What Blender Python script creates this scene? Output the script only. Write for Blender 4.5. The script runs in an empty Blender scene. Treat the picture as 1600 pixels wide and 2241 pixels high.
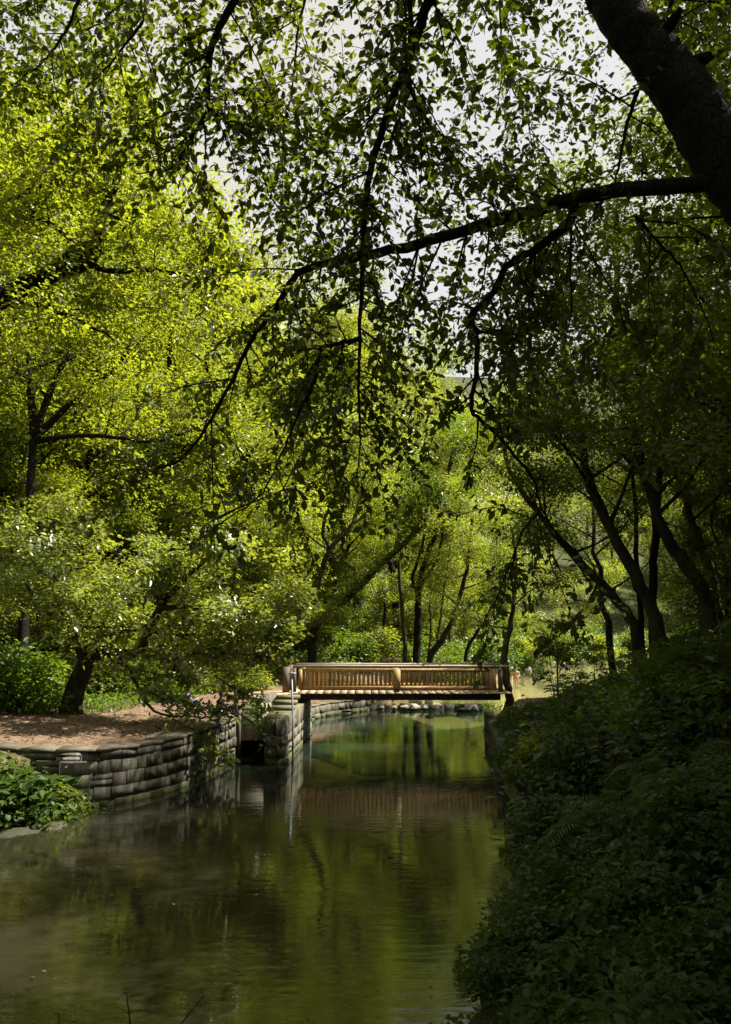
import bpy, bmesh, math
import numpy as np
from mathutils import Vector, Matrix

C = bpy.context.scene.collection
SC = bpy.context.scene
R = math.radians
EYE = 4.4                      # height of the eye above the river
PITCH = R(8.23)
FPX = 1725.0                   # focal length in photograph pixels

# ------------------------------------------------------------------ camera
cam_data = bpy.data.cameras.new('camera')
cam = bpy.data.objects.new('camera', cam_data)
C.objects.link(cam)
cam.location = (0, 0, EYE)
cam.rotation_euler = (math.pi / 2 + PITCH, 0, 0)
cam_data.sensor_fit = 'VERTICAL'
cam_data.sensor_height = 24
cam_data.lens = 12.0 / (1120.5 / FPX)
cam_data.clip_start = 0.1
cam_data.clip_end = 3000
SC.camera = cam

# ------------------------------------------------------------------ sky, sun, exposure
SUN_EL, SUN_AZ = R(54), R(77)          # azimuth measured clockwise from the view direction (+y)
world = bpy.data.worlds.new('World')
SC.world = world
world.use_nodes = True
wn, wl = world.node_tree.nodes, world.node_tree.links
wn.clear()
w_out = wn.new('ShaderNodeOutputWorld')
w_bg = wn.new('ShaderNodeBackground')
w_sky = wn.new('ShaderNodeTexSky')
w_sky.sky_type = 'NISHITA'
w_sky.sun_disc = False
w_sky.sun_elevation = SUN_EL
w_sky.sun_rotation = SUN_AZ
w_sky.air_density = 1.0
w_sky.dust_density = 2.5
w_tc = wn.new('ShaderNodeTexCoord')
w_noise = wn.new('ShaderNodeTexNoise')
w_noise.inputs['Scale'].default_value = 2.2
w_noise.inputs['Detail'].default_value = 6
w_ramp = wn.new('ShaderNodeValToRGB')
w_ramp.color_ramp.elements[0].position = 0.25
w_ramp.color_ramp.elements[0].color = (0.72, 0.72, 0.72, 1)
w_ramp.color_ramp.elements[1].position = 0.65
w_ramp.color_ramp.elements[1].color = (0.95, 0.95, 0.95, 1)
w_mix = wn.new('ShaderNodeMix')
w_mix.data_type = 'RGBA'
wl.new(w_tc.outputs['Generated'], w_noise.inputs['Vector'])
wl.new(w_noise.outputs['Fac'], w_ramp.inputs['Fac'])
wl.new(w_ramp.outputs['Color'], w_mix.inputs['Factor'])
wl.new(w_sky.outputs['Color'], w_mix.inputs['A'])
w_mix.inputs['B'].default_value = (2.55, 2.42, 2.2, 1)   # thin bright cloud
wl.new(w_mix.outputs['Result'], w_bg.inputs['Color'])
w_bg.inputs['Strength'].default_value = 0.1
wl.new(w_bg.outputs['Background'], w_out.inputs['Surface'])

sun_data = bpy.data.lights.new('sun', 'SUN')
sun = bpy.data.objects.new('sun', sun_data)
C.objects.link(sun)
sun_data.energy = 5.0
sun_data.angle = R(0.55)
sun_data.color = (1.0, 0.93, 0.78)
to_sun = Vector((math.sin(SUN_AZ) * math.cos(SUN_EL), math.cos(SUN_AZ) * math.cos(SUN_EL), math.sin(SUN_EL)))
sun.rotation_euler = to_sun.to_track_quat('Z', 'Y').to_euler()
sun.location = to_sun * 200

SC.view_settings.view_transform = 'Standard'
SC.view_settings.look = 'None'
SC.view_settings.exposure = 1.72
SC.view_settings.gamma = 1
SC.view_settings.use_curve_mapping = False
SC.render.engine = 'CYCLES'
SC.cycles.max_bounces = 7
SC.cycles.diffuse_bounces = 3
SC.cycles.glossy_bounces = 3
SC.cycles.transmission_bounces = 5
SC.cycles.transparent_max_bounces = 8
SC.cycles.use_denoising = True
SC.cycles.caustics_reflective = False
SC.cycles.caustics_refractive = False
SC.cycles.sample_clamp_indirect = 4.0

# ------------------------------------------------------------------ placing helpers
CP, SP = math.cos(PITCH), math.sin(PITCH)


def ray(px, py):
    dx, up = (px - 800) / FPX, (1120.5 - py) / FPX
    return np.array((dx, CP - up * SP, SP + up * CP))


def at(px, py, Y):
    """the place seen at a photograph pixel, Y metres ahead of the eye"""
    d = ray(px, py)
    return np.array((0, 0, EYE)) + d * (Y / d[1])


def on_z(px, py, z):
    d = ray(px, py)
    return np.array((0, 0, EYE)) + d * ((z - EYE) / d[2])


# ------------------------------------------------------------------ object helpers
def link(o, parent=None):
    C.objects.link(o)
    if parent is not None:
        o.parent = parent
    return o


def tag(o, label=None, cat=None, group=None, kind=None):
    if label: o['label'] = label
    if cat: o['category'] = cat
    if group: o['group'] = group
    if kind: o['kind'] = kind
    return o


def thing(name, label, cat, loc=(0, 0, 0), rz=0.0, group=None):
    o = bpy.data.objects.new(name, None)
    o.empty_display_size = 0.3
    o.location = tuple(float(v) for v in loc)
    o.rotation_euler = (0, 0, rz)
    link(o)
    return tag(o, label, cat, group)


def np_mesh(name, verts, faces, mat=None, tint=None, smooth=False):
    """verts (n,3); faces: one (m,k) index array or a list of such arrays"""
    me = bpy.data.meshes.new(name)
    verts = np.asarray(verts, dtype=np.float32)
    if not isinstance(faces, (list, tuple)):
        faces = [faces]
    faces = [np.asarray(f, dtype=np.int32) for f in faces if len(f)]
    loops = np.concatenate([f.ravel() for f in faces])
    tot = np.concatenate([np.full(len(f), f.shape[1], dtype=np.int32) for f in faces])
    start = np.concatenate(([0], np.cumsum(tot)[:-1])).astype(np.int32)
    me.vertices.add(len(verts))
    me.vertices.foreach_set('co', verts.ravel())
    me.loops.add(len(loops))
    me.loops.foreach_set('vertex_index', loops)
    me.polygons.add(len(tot))
    me.polygons.foreach_set('loop_start', start)
    me.polygons.foreach_set('loop_total', tot)
    if smooth:
        me.polygons.foreach_set('use_smooth', np.ones(len(tot), dtype=bool))
    if tint is not None:
        a = me.attributes.new('tint', 'FLOAT', 'POINT')
        a.data.foreach_set('value', np.asarray(tint, dtype=np.float32))
    me.update(calc_edges=True)
    me.validate()
    if mat is not None:
        me.materials.append(mat)
    return me


def obj(name, me, parent=None, loc=None):
    o = bpy.data.objects.new(name, me)
    link(o, parent)
    if loc is not None:
        o.location = tuple(float(v) for v in loc)
    return o


def copy_tree(src, parent=None):
    c = src.copy()
    link(c)
    if parent is not None:
        c.parent = parent
    for ch in list(src.children):
        copy_tree(ch, c)
    return c


class Geo:
    """collects tubes and boxes into one mesh"""

    def __init__(self):
        self.v, self.f, self.n = [], [], 0

    def add(self, v, f):
        self.v.append(np.asarray(v, dtype=float))
        for q in f:
            self.f.append(np.asarray(q, dtype=np.int64) + self.n)
        self.n += len(v)

    def tube(self, pts, radii, sides=7, cap=True, rough=0.0):
        pts = np.asarray(pts, dtype=float)
        radii = np.broadcast_to(np.asarray(radii, dtype=float), (len(pts),))
        t = np.gradient(pts, axis=0)
        t /= np.linalg.norm(t, axis=1)[:, None] + 1e-9
        ref = np.array((0.13, 0.21, 0.97)) if abs(t[0][2]) < 0.8 else np.array((0.97, 0.2, 0.1))
        a = np.cross(t, ref); a /= np.linalg.norm(a, axis=1)[:, None] + 1e-9
        b = np.cross(t, a)
        ang = np.linspace(0, 2 * np.pi, sides, endpoint=False)
        ring = np.cos(ang)[None, :, None] * a[:, None, :] + np.sin(ang)[None, :, None] * b[:, None, :]
        rr = np.repeat(radii[:, None], sides, axis=1)
        if rough:
            uu = np.arange(len(pts))[:, None]
            rr = rr * (1 + rough * (np.sin(3 * ang[None] + 0.31 * uu) * 0.6 + np.sin(5 * ang[None] - 0.83 * uu + 1.3) * 0.5 + np.sin(2 * ang[None] + 1.9 * uu) * 0.45 + np.sin(uu * 0.9 + 7 * ang[None]) * 0.3))
        v = (pts[:, None, :] + ring * rr[:, :, None]).reshape(-1, 3)
        m = len(pts)
        i = np.arange(m - 1)[:, None] * sides
        j = np.arange(sides)[None, :]
        k = (j + 1) % sides
        q = np.stack([i + j, i + k, i + sides + k, i + sides + j], axis=-1).reshape(-1, 4)
        f = [q]
        if cap:
            f.append(np.arange(sides)[None, ::-1])
            f.append((np.arange(sides) + (m - 1) * sides)[None, :])
        self.add(v, f)

    def box(self, c, s, rz=0.0, top=None):
        c = np.asarray(c, dtype=float); s = np.asarray(s, dtype=float) / 2
        sg = np.array([(-1, -1, -1), (1, -1, -1), (1, 1, -1), (-1, 1, -1), (-1, -1, 1), (1, -1, 1), (1, 1, 1), (-1, 1, 1)], dtype=float)
        v = sg * s
        if rz:
            ca, sa = math.cos(rz), math.sin(rz)
            v = np.stack([v[:, 0] * ca - v[:, 1] * sa, v[:, 0] * sa + v[:, 1] * ca, v[:, 2]], axis=1)
        self.add(v + c, [np.array([(0, 3, 2, 1), (4, 5, 6, 7), (0, 1, 5, 4), (1, 2, 6, 5), (2, 3, 7, 6), (3, 0, 4, 7)])])

    def mesh(self, name, mat, smooth=False):
        by = {}
        for f in self.f:
            by.setdefault(f.shape[1], []).append(f)
        return np_mesh(name, np.concatenate(self.v), [np.concatenate(x) for x in by.values()], mat, smooth=smooth)


def curve_pts(ctrl, n, rng=None, wob=0.0):
    """Catmull-Rom through control points, n samples, with a little wobble"""
    P = np.asarray(ctrl, dtype=float)
    P = np.vstack([2 * P[0] - P[1], P, 2 * P[-1] - P[-2]])
    m = len(P) - 3
    u = np.linspace(0, m, n)
    i = np.minimum(u.astype(int), m - 1)
    t = (u - i)[:, None]
    p0, p1, p2, p3 = P[i], P[i + 1], P[i + 2], P[i + 3]
    out = 0.5 * ((2 * p1) + (-p0 + p2) * t + (2 * p0 - 5 * p1 + 4 * p2 - p3) * t ** 2 + (-p0 + 3 * p1 - 3 * p2 + p3) * t ** 3)
    if rng is not None and wob:
        w = rng.normal(0, wob, out.shape)
        w[0] = 0
        out = out + w
    return out


def kink_pts(ctrl, n, rng, wob, k=0.6):
    """like curve_pts, with the bends left partly angular"""
    P = np.asarray(ctrl, dtype=float)
    u = np.linspace(0, len(P) - 1, n)
    lin = np.stack([np.interp(u, np.arange(len(P)), P[:, i]) for i in range(3)], axis=1)
    return curve_pts(P, n, rng, wob) * (1 - k) + lin * k


def unit(v):
    v = np.asarray(v, dtype=float)
    return v / (np.linalg.norm(v, axis=-1, keepdims=True) + 1e-9)


# ------------------------------------------------------------------ materials
def new_mat(name):
    m = bpy.data.materials.new(name)
    m.use_nodes = True
    m.node_tree.nodes.clear()
    return m, m.node_tree.nodes, m.node_tree.links


def rgba(c):
    return (c[0], c[1], c[2], 1)


def leaf_mat(name, dark, light, trans, tmix=0.45, gloss=0.35, spec=0.45):
    m, n, l = new_mat(name)
    out = n.new('ShaderNodeOutputMaterial')
    at_ = n.new('ShaderNodeAttribute'); at_.attribute_name = 'tint'
    mix = n.new('ShaderNodeMix'); mix.data_type = 'RGBA'
    mix.inputs['A'].default_value = rgba(dark); mix.inputs['B'].default_value = rgba(light)
    l.new(at_.outputs['Fac'], mix.inputs['Factor'])
    pr = n.new('ShaderNodeBsdfPrincipled')
    pr.inputs['Roughness'].default_value = gloss
    pr.inputs['Specular IOR Level'].default_value = spec
    l.new(mix.outputs['Result'], pr.inputs['Base Color'])
    tr = n.new('ShaderNodeBsdfTranslucent')
    mt = n.new('ShaderNodeMix'); mt.data_type = 'RGBA'
    mt.inputs['A'].default_value = rgba([x * 0.6 for x in trans]); mt.inputs['B'].default_value = rgba(trans)
    l.new(at_.outputs['Fac'], mt.inputs['Factor'])
    l.new(mt.outputs['Result'], tr.inputs['Color'])
    ms = n.new('ShaderNodeMixShader'); ms.inputs[0].default_value = tmix
    l.new(pr.outputs[0], ms.inputs[1]); l.new(tr.outputs[0], ms.inputs[2])
    l.new(ms.outputs[0], out.inputs['Surface'])
    return m


def bark_mat(name, c1, c2, moss=None, scale=6.0):
    m, n, l = new_mat(name)
    out = n.new('ShaderNodeOutputMaterial')
    pr = n.new('ShaderNodeBsdfPrincipled'); pr.inputs['Roughness'].default_value = 0.9
    pr.inputs['Specular IOR Level'].default_value = 0.2
    tc = n.new('ShaderNodeNewGeometry')
    mp = n.new('ShaderNodeMapping'); mp.inputs['Scale'].default_value = (1, 1, 0.35)
    l.new(tc.outputs['Position'], mp.inputs['Vector'])
    no = n.new('ShaderNodeTexNoise'); no.inputs['Scale'].default_value = scale; no.inputs['Detail'].default_value = 8
    l.new(mp.outputs[0], no.inputs['Vector'])
    rp = n.new('ShaderNodeValToRGB')
    rp.color_ramp.elements[0].position = 0.35; rp.color_ramp.elements[0].color = rgba(c1)
    rp.color_ramp.elements[1].position = 0.7; rp.color_ramp.elements[1].color = rgba(c2)
    l.new(no.outputs['Fac'], rp.inputs['Fac'])
    col = rp.outputs['Color']
    mp2 = n.new('ShaderNodeMapping'); mp2.inputs['Scale'].default_value = (1.6, 1.6, 0.5)
    l.new(tc.outputs['Position'], mp2.inputs['Vector'])
    vo = n.new('ShaderNodeTexVoronoi'); vo.feature = 'DISTANCE_TO_EDGE'; vo.inputs['Scale'].default_value = scale * 2.2
    l.new(mp2.outputs[0], vo.inputs['Vector'])
    cr = n.new('ShaderNodeMapRange'); cr.inputs['From Max'].default_value = 0.12
    l.new(vo.outputs['Distance'], cr.inputs['Value'])
    hs_ = n.new('ShaderNodeMath'); hs_.operation = 'ADD'
    l.new(cr.outputs[0], hs_.inputs[0]); l.new(no.outputs['Fac'], hs_.inputs[1])
    if moss is not None:
        n2 = n.new('ShaderNodeTexNoise'); n2.inputs['Scale'].default_value = 1.7; n2.inputs['Detail'].default_value = 5
        l.new(tc.outputs['Position'], n2.inputs['Vector'])
        r2 = n.new('ShaderNodeValToRGB')
        r2.color_ramp.elements[0].position = 0.48; r2.color_ramp.elements[1].position = 0.62
        l.new(n2.outputs['Fac'], r2.inputs['Fac'])
        mx = n.new('ShaderNodeMix'); mx.data_type = 'RGBA'
        l.new(r2.outputs['Color'], mx.inputs['Factor']); l.new(col, mx.inputs['A'])
        mx.inputs['B'].default_value = rgba(moss)
        col = mx.outputs['Result']
    l.new(col, pr.inputs['Base Color'])
    bp = n.new('ShaderNodeBump'); bp.inputs['Strength'].default_value = 0.9; bp.inputs['Distance'].default_value = 0.03
    l.new(hs_.outputs[0], bp.inputs['Height']); l.new(bp.outputs[0], pr.inputs['Normal'])
    l.new(pr.outputs[0], out.inputs['Surface'])
    return m


def plain_mat(name, c, rough=0.6, var=0.25, scale=9.0, bump=0.0, objrand=0.0, metal=0.0):
    m, n, l = new_mat(name)
    out = n.new('ShaderNodeOutputMaterial')
    pr = n.new('ShaderNodeBsdfPrincipled'); pr.inputs['Roughness'].default_value = rough
    pr.inputs['Metallic'].default_value = metal
    tc = n.new('ShaderNodeNewGeometry')
    no = n.new('ShaderNodeTexNoise'); no.inputs['Scale'].default_value = scale; no.inputs['Detail'].default_value = 6
    l.new(tc.outputs['Position'], no.inputs['Vector'])
    rp = n.new('ShaderNodeValToRGB')
    rp.color_ramp.elements[0].position = 0.3; rp.color_ramp.elements[0].color = rgba([x * (1 - var) for x in c])
    rp.color_ramp.elements[1].position = 0.7; rp.color_ramp.elements[1].color = rgba([min(1, x * (1 + var)) for x in c])
    l.new(no.outputs['Fac'], rp.inputs['Fac'])
    col = rp.outputs['Color']
    if objrand:
        oi = n.new('ShaderNodeObjectInfo')
        mr = n.new('ShaderNodeMapRange'); mr.inputs['To Min'].default_value = 1 - objrand; mr.inputs['To Max'].default_value = 1 + objrand
        l.new(oi.outputs['Random'], mr.inputs['Value'])
        vm = n.new('ShaderNodeVectorMath'); vm.operation = 'SCALE'
        l.new(col, vm.inputs[0]); l.new(mr.outputs[0], vm.inputs['Scale'])
        col = vm.outputs[0]
    l.new(col, pr.inputs['Base Color'])
    if bump:
        bp = n.new('ShaderNodeBump'); bp.inputs['Strength'].default_value = bump; bp.inputs['Distance'].default_value = 0.03
        l.new(no.outputs['Fac'], bp.inputs['Height']); l.new(bp.outputs[0], pr.inputs['Normal'])
    l.new(pr.outputs[0], out.inputs['Surface'])
    return m


def wood_mat(name, c, rough=0.75, objrand=0.25, axis=2):
    """weathered sawn wood, grain along one axis, each board its own shade"""
    m, n, l = new_mat(name)
    out = n.new('ShaderNodeOutputMaterial')
    pr = n.new('ShaderNodeBsdfPrincipled'); pr.inputs['Roughness'].default_value = rough
    tc = n.new('ShaderNodeNewGeometry')
    mp = n.new('ShaderNodeMapping')
    s = [14.0, 14.0, 14.0]; s[axis] = 1.2
    mp.inputs['Scale'].default_value = s
    l.new(tc.outputs['Position'], mp.inputs['Vector'])
    no = n.new('ShaderNodeTexNoise'); no.inputs['Scale'].default_value = 1.6; no.inputs['Detail'].default_value = 7
    l.new(mp.outputs[0], no.inputs['Vector'])
    rp = n.new('ShaderNodeValToRGB')
    rp.color_ramp.elements[0].position = 0.3; rp.color_ramp.elements[0].color = rgba([x * 0.55 for x in c])
    rp.color_ramp.elements[1].position = 0.68; rp.color_ramp.elements[1].color = rgba([x * 1.15 for x in c])
    l.new(no.outputs['Fac'], rp.inputs['Fac'])
    oi = n.new('ShaderNodeObjectInfo')
    mr = n.new('ShaderNodeMapRange'); mr.inputs['To Min'].default_value = 1 - objrand; mr.inputs['To Max'].default_value = 1 + objrand
    l.new(oi.outputs['Random'], mr.inputs['Value'])
    vm = n.new('ShaderNodeVectorMath'); vm.operation = 'SCALE'
    l.new(rp.outputs['Color'], vm.inputs[0]); l.new(mr.outputs[0], vm.inputs['Scale'])
    l.new(vm.outputs[0], pr.inputs['Base Color'])
    bp = n.new('ShaderNodeBump'); bp.inputs['Strength'].default_value = 0.4; bp.inputs['Distance'].default_value = 0.01
    l.new(no.outputs['Fac'], bp.inputs['Height']); l.new(bp.outputs[0], pr.inputs['Normal'])
    l.new(pr.outputs[0], out.inputs['Surface'])
    return m


def stone_mat(name, c, moss=(0.05, 0.055, 0.012), objrand=0.3, streak=0.5):
    """quarried stone: grain, pale lime runs down the face, a mossy wet band at the waterline"""
    m, n, l = new_mat(name)
    out = n.new('ShaderNodeOutputMaterial')
    pr = n.new('ShaderNodeBsdfPrincipled'); pr.inputs['Roughness'].default_value = 0.8
    tc = n.new('ShaderNodeNewGeometry')
    no = n.new('ShaderNodeTexNoise'); no.inputs['Scale'].default_value = 15; no.inputs['Detail'].default_value = 9; no.inputs['Roughness'].default_value = 0.68
    l.new(tc.outputs['Position'], no.inputs['Vector'])
    rp = n.new('ShaderNodeValToRGB')
    rp.color_ramp.elements[0].position = 0.3; rp.color_ramp.elements[0].color = rgba([x * 0.5 for x in c])
    rp.color_ramp.elements[1].position = 0.72; rp.color_ramp.elements[1].color = rgba([x * 1.35 for x in c])
    l.new(no.outputs['Fac'], rp.inputs['Fac'])
    oi = n.new('ShaderNodeObjectInfo')
    mr = n.new('ShaderNodeMapRange'); mr.inputs['To Min'].default_value = 1 - objrand; mr.inputs['To Max'].default_value = 1 + objrand
    l.new(oi.outputs['Random'], mr.inputs['Value'])
    vm = n.new('ShaderNodeVectorMath'); vm.operation = 'SCALE'
    l.new(rp.outputs['Color'], vm.inputs[0]); l.new(mr.outputs[0], vm.inputs['Scale'])
    # lime runs
    mp = n.new('ShaderNodeMapping'); mp.inputs['Scale'].default_value = (5, 5, 0.35)
    l.new(tc.outputs['Position'], mp.inputs['Vector'])
    n2 = n.new('ShaderNodeTexNoise'); n2.inputs['Scale'].default_value = 1.5; n2.inputs['Detail'].default_value = 5
    l.new(mp.outputs[0], n2.inputs['Vector'])
    r2 = n.new('ShaderNodeValToRGB')
    r2.color_ramp.elements[0].position = 0.5; r2.color_ramp.elements[0].color = (0, 0, 0, 1)
    r2.color_ramp.elements[1].position = 0.75; r2.color_ramp.elements[1].color = (streak, streak, streak, 1)
    l.new(n2.outputs['Fac'], r2.inputs['Fac'])
    mx = n.new('ShaderNodeMix'); mx.data_type = 'RGBA'
    l.new(r2.outputs['Color'], mx.inputs['Factor']); l.new(vm.outputs[0], mx.inputs['A'])
    mx.inputs['B'].default_value = (0.34, 0.325, 0.30, 1)
    n5 = n.new('ShaderNodeTexNoise'); n5.inputs['Scale'].default_value = 1.3; n5.inputs['Detail'].default_value = 7
    l.new(tc.outputs['Position'], n5.inputs['Vector'])
    r5 = n.new('ShaderNodeValToRGB')
    r5.color_ramp.elements[0].position = 0.46; r5.color_ramp.elements[0].color = (0, 0, 0, 1)
    r5.color_ramp.elements[1].position = 0.66; r5.color_ramp.elements[1].color = (0.75, 0.75, 0.75, 1)
    l.new(n5.outputs['Fac'], r5.inputs['Fac'])
    mx5 = n.new('ShaderNodeMix'); mx5.data_type = 'RGBA'
    l.new(r5.outputs['Color'], mx5.inputs['Factor']); l.new(mx.outputs['Result'], mx5.inputs['A'])
    mx5.inputs['B'].default_value = rgba((moss[0] * 0.9, moss[1] * 0.85, moss[2] * 1.2))
    mx = mx5
    # waterline moss
    sx = n.new('ShaderNodeSeparateXYZ'); l.new(tc.outputs['Position'], sx.inputs[0])
    ad = n.new('ShaderNodeMath'); ad.operation = 'MULTIPLY_ADD'
    l.new(no.outputs['Fac'], ad.inputs[0]); ad.inputs[1].default_value = -0.35; l.new(sx.outputs['Z'], ad.inputs[2])
    m2 = n.new('ShaderNodeMapRange'); m2.inputs['From Min'].default_value = -0.06; m2.inputs['From Max'].default_value = 0.06
    m2.inputs['To Min'].default_value = 1; m2.inputs['To Max'].default_value = 0
    l.new(ad.outputs[0], m2.inputs['Value'])
    mx2 = n.new('ShaderNodeMix'); mx2.data_type = 'RGBA'
    l.new(m2.outputs[0], mx2.inputs['Factor']); l.new(mx.outputs['Result'], mx2.inputs['A'])
    mx2.inputs['B'].default_value = rgba(moss)
    l.new(mx2.outputs['Result'], pr.inputs['Base Color'])
    bp = n.new('ShaderNodeBump'); bp.inputs['Strength'].default_value = 0.7; bp.inputs['Distance'].default_value = 0.03
    l.new(no.outputs['Fac'], bp.inputs['Height']); l.new(bp.outputs[0], pr.inputs['Normal'])
    l.new(pr.outputs[0], out.inputs['Surface'])
    return m


M = {}
M['leaf_near'] = leaf_mat('leaf_near', (0.018, 0.036, 0.005), (0.040, 0.070, 0.008), (0.21, 0.27, 0.007), 0.38, 0.45, 0.3)
M['leaf_gold'] = leaf_mat('leaf_gold', (0.060, 0.090, 0.010), (0.125, 0.160, 0.020), (0.40, 0.465, 0.018), 0.52, 0.40, 0.45)
M['leaf_wood'] = leaf_mat('leaf_wood', (0.050, 0.080, 0.012), (0.120, 0.155, 0.028), (0.37, 0.44, 0.026), 0.50, 0.42, 0.4)
M['leaf_pale'] = leaf_mat('leaf_pale', (0.085, 0.125, 0.030), (0.165, 0.205, 0.070), (0.40, 0.46, 0.035), 0.45, 0.3, 0.8)
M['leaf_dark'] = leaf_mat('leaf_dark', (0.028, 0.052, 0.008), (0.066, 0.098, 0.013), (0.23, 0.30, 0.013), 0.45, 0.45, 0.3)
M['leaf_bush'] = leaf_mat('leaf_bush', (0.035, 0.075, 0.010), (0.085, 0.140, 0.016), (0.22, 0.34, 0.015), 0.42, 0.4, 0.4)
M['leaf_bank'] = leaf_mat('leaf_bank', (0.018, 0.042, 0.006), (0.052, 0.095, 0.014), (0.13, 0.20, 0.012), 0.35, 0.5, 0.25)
M['bark_dark'] = bark_mat('bark_dark', (0.006, 0.005, 0.004), (0.024, 0.019, 0.014), (0.012, 0.013, 0.005))
M['bark_moss'] = bark_mat('bark_moss', (0.014, 0.011, 0.007), (0.050, 0.038, 0.024), (0.040, 0.046, 0.008))
M['bark_brown'] = bark_mat('bark_brown', (0.040, 0.028, 0.018), (0.120, 0.085, 0.055))
M['stone'] = stone_mat('stone', (0.094, 0.083, 0.066), objrand=0.36)
M['mortar'] = stone_mat('mortar', (0.10, 0.092, 0.076), objrand=0.0, streak=0.25)
M['concrete'] = stone_mat('concrete', (0.26, 0.24, 0.20), objrand=0.05, streak=0.35)
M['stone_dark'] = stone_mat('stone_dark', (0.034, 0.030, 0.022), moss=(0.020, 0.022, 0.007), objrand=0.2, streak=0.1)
M['mud'] = stone_mat('mud', (0.035, 0.030, 0.018), objrand=0.0, streak=0.0)
M['coping'] = stone_mat('coping', (0.115, 0.092, 0.068), objrand=0.1, streak=0.1)
M['mossy'] = stone_mat('mossy', (0.13, 0.12, 0.055), objrand=0.1, streak=0.1)
M['wood_gold'] = wood_mat('wood_gold', (0.36, 0.235, 0.090), objrand=0.36)
M['wood_deck'] = wood_mat('wood_deck', (0.36, 0.26, 0.17), axis=1)
M['wood_rail'] = wood_mat('wood_rail', (0.40, 0.33, 0.26), axis=0, objrand=0.1)
M['wood_dark'] = wood_mat('wood_dark', (0.060, 0.042, 0.026), axis=0)
M['wood_post'] = wood_mat('wood_post', (0.10, 0.070, 0.045))
M['pole'] = plain_mat('pole', (0.17, 0.21, 0.26), 0.5, 0.15, 6)
M['white'] = plain_mat('white', (0.78, 0.78, 0.80), 0.6, 0.06)
M['orange'] = plain_mat('orange', (0.60, 0.14, 0.03), 0.5, 0.1)
M['blue'] = plain_mat('blue', (0.06, 0.22, 0.34), 0.5, 0.1)
M['red'] = plain_mat('red', (0.55, 0.05, 0.05), 0.5, 0.1)
M['skin'] = plain_mat('skin', (0.50, 0.30, 0.20), 0.5, 0.06)
M['skin_tan'] = plain_mat('skin_tan', (0.26, 0.135, 0.08), 0.5, 0.06)
M['hair'] = plain_mat('hair', (0.018, 0.013, 0.010), 0.5, 0.1)
M['cloth_black'] = plain_mat('cloth_black', (0.012, 0.012, 0.016), 0.9, 0.2)
M['cloth_blue'] = plain_mat('cloth_blue', (0.12, 0.15, 0.25), 0.9, 0.15)
M['cloth_grey'] = plain_mat('cloth_grey', (0.08, 0.085, 0.10), 0.9, 0.15)
M['rock'] = stone_mat('rock', (0.27, 0.24, 0.20), streak=0.1)


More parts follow.
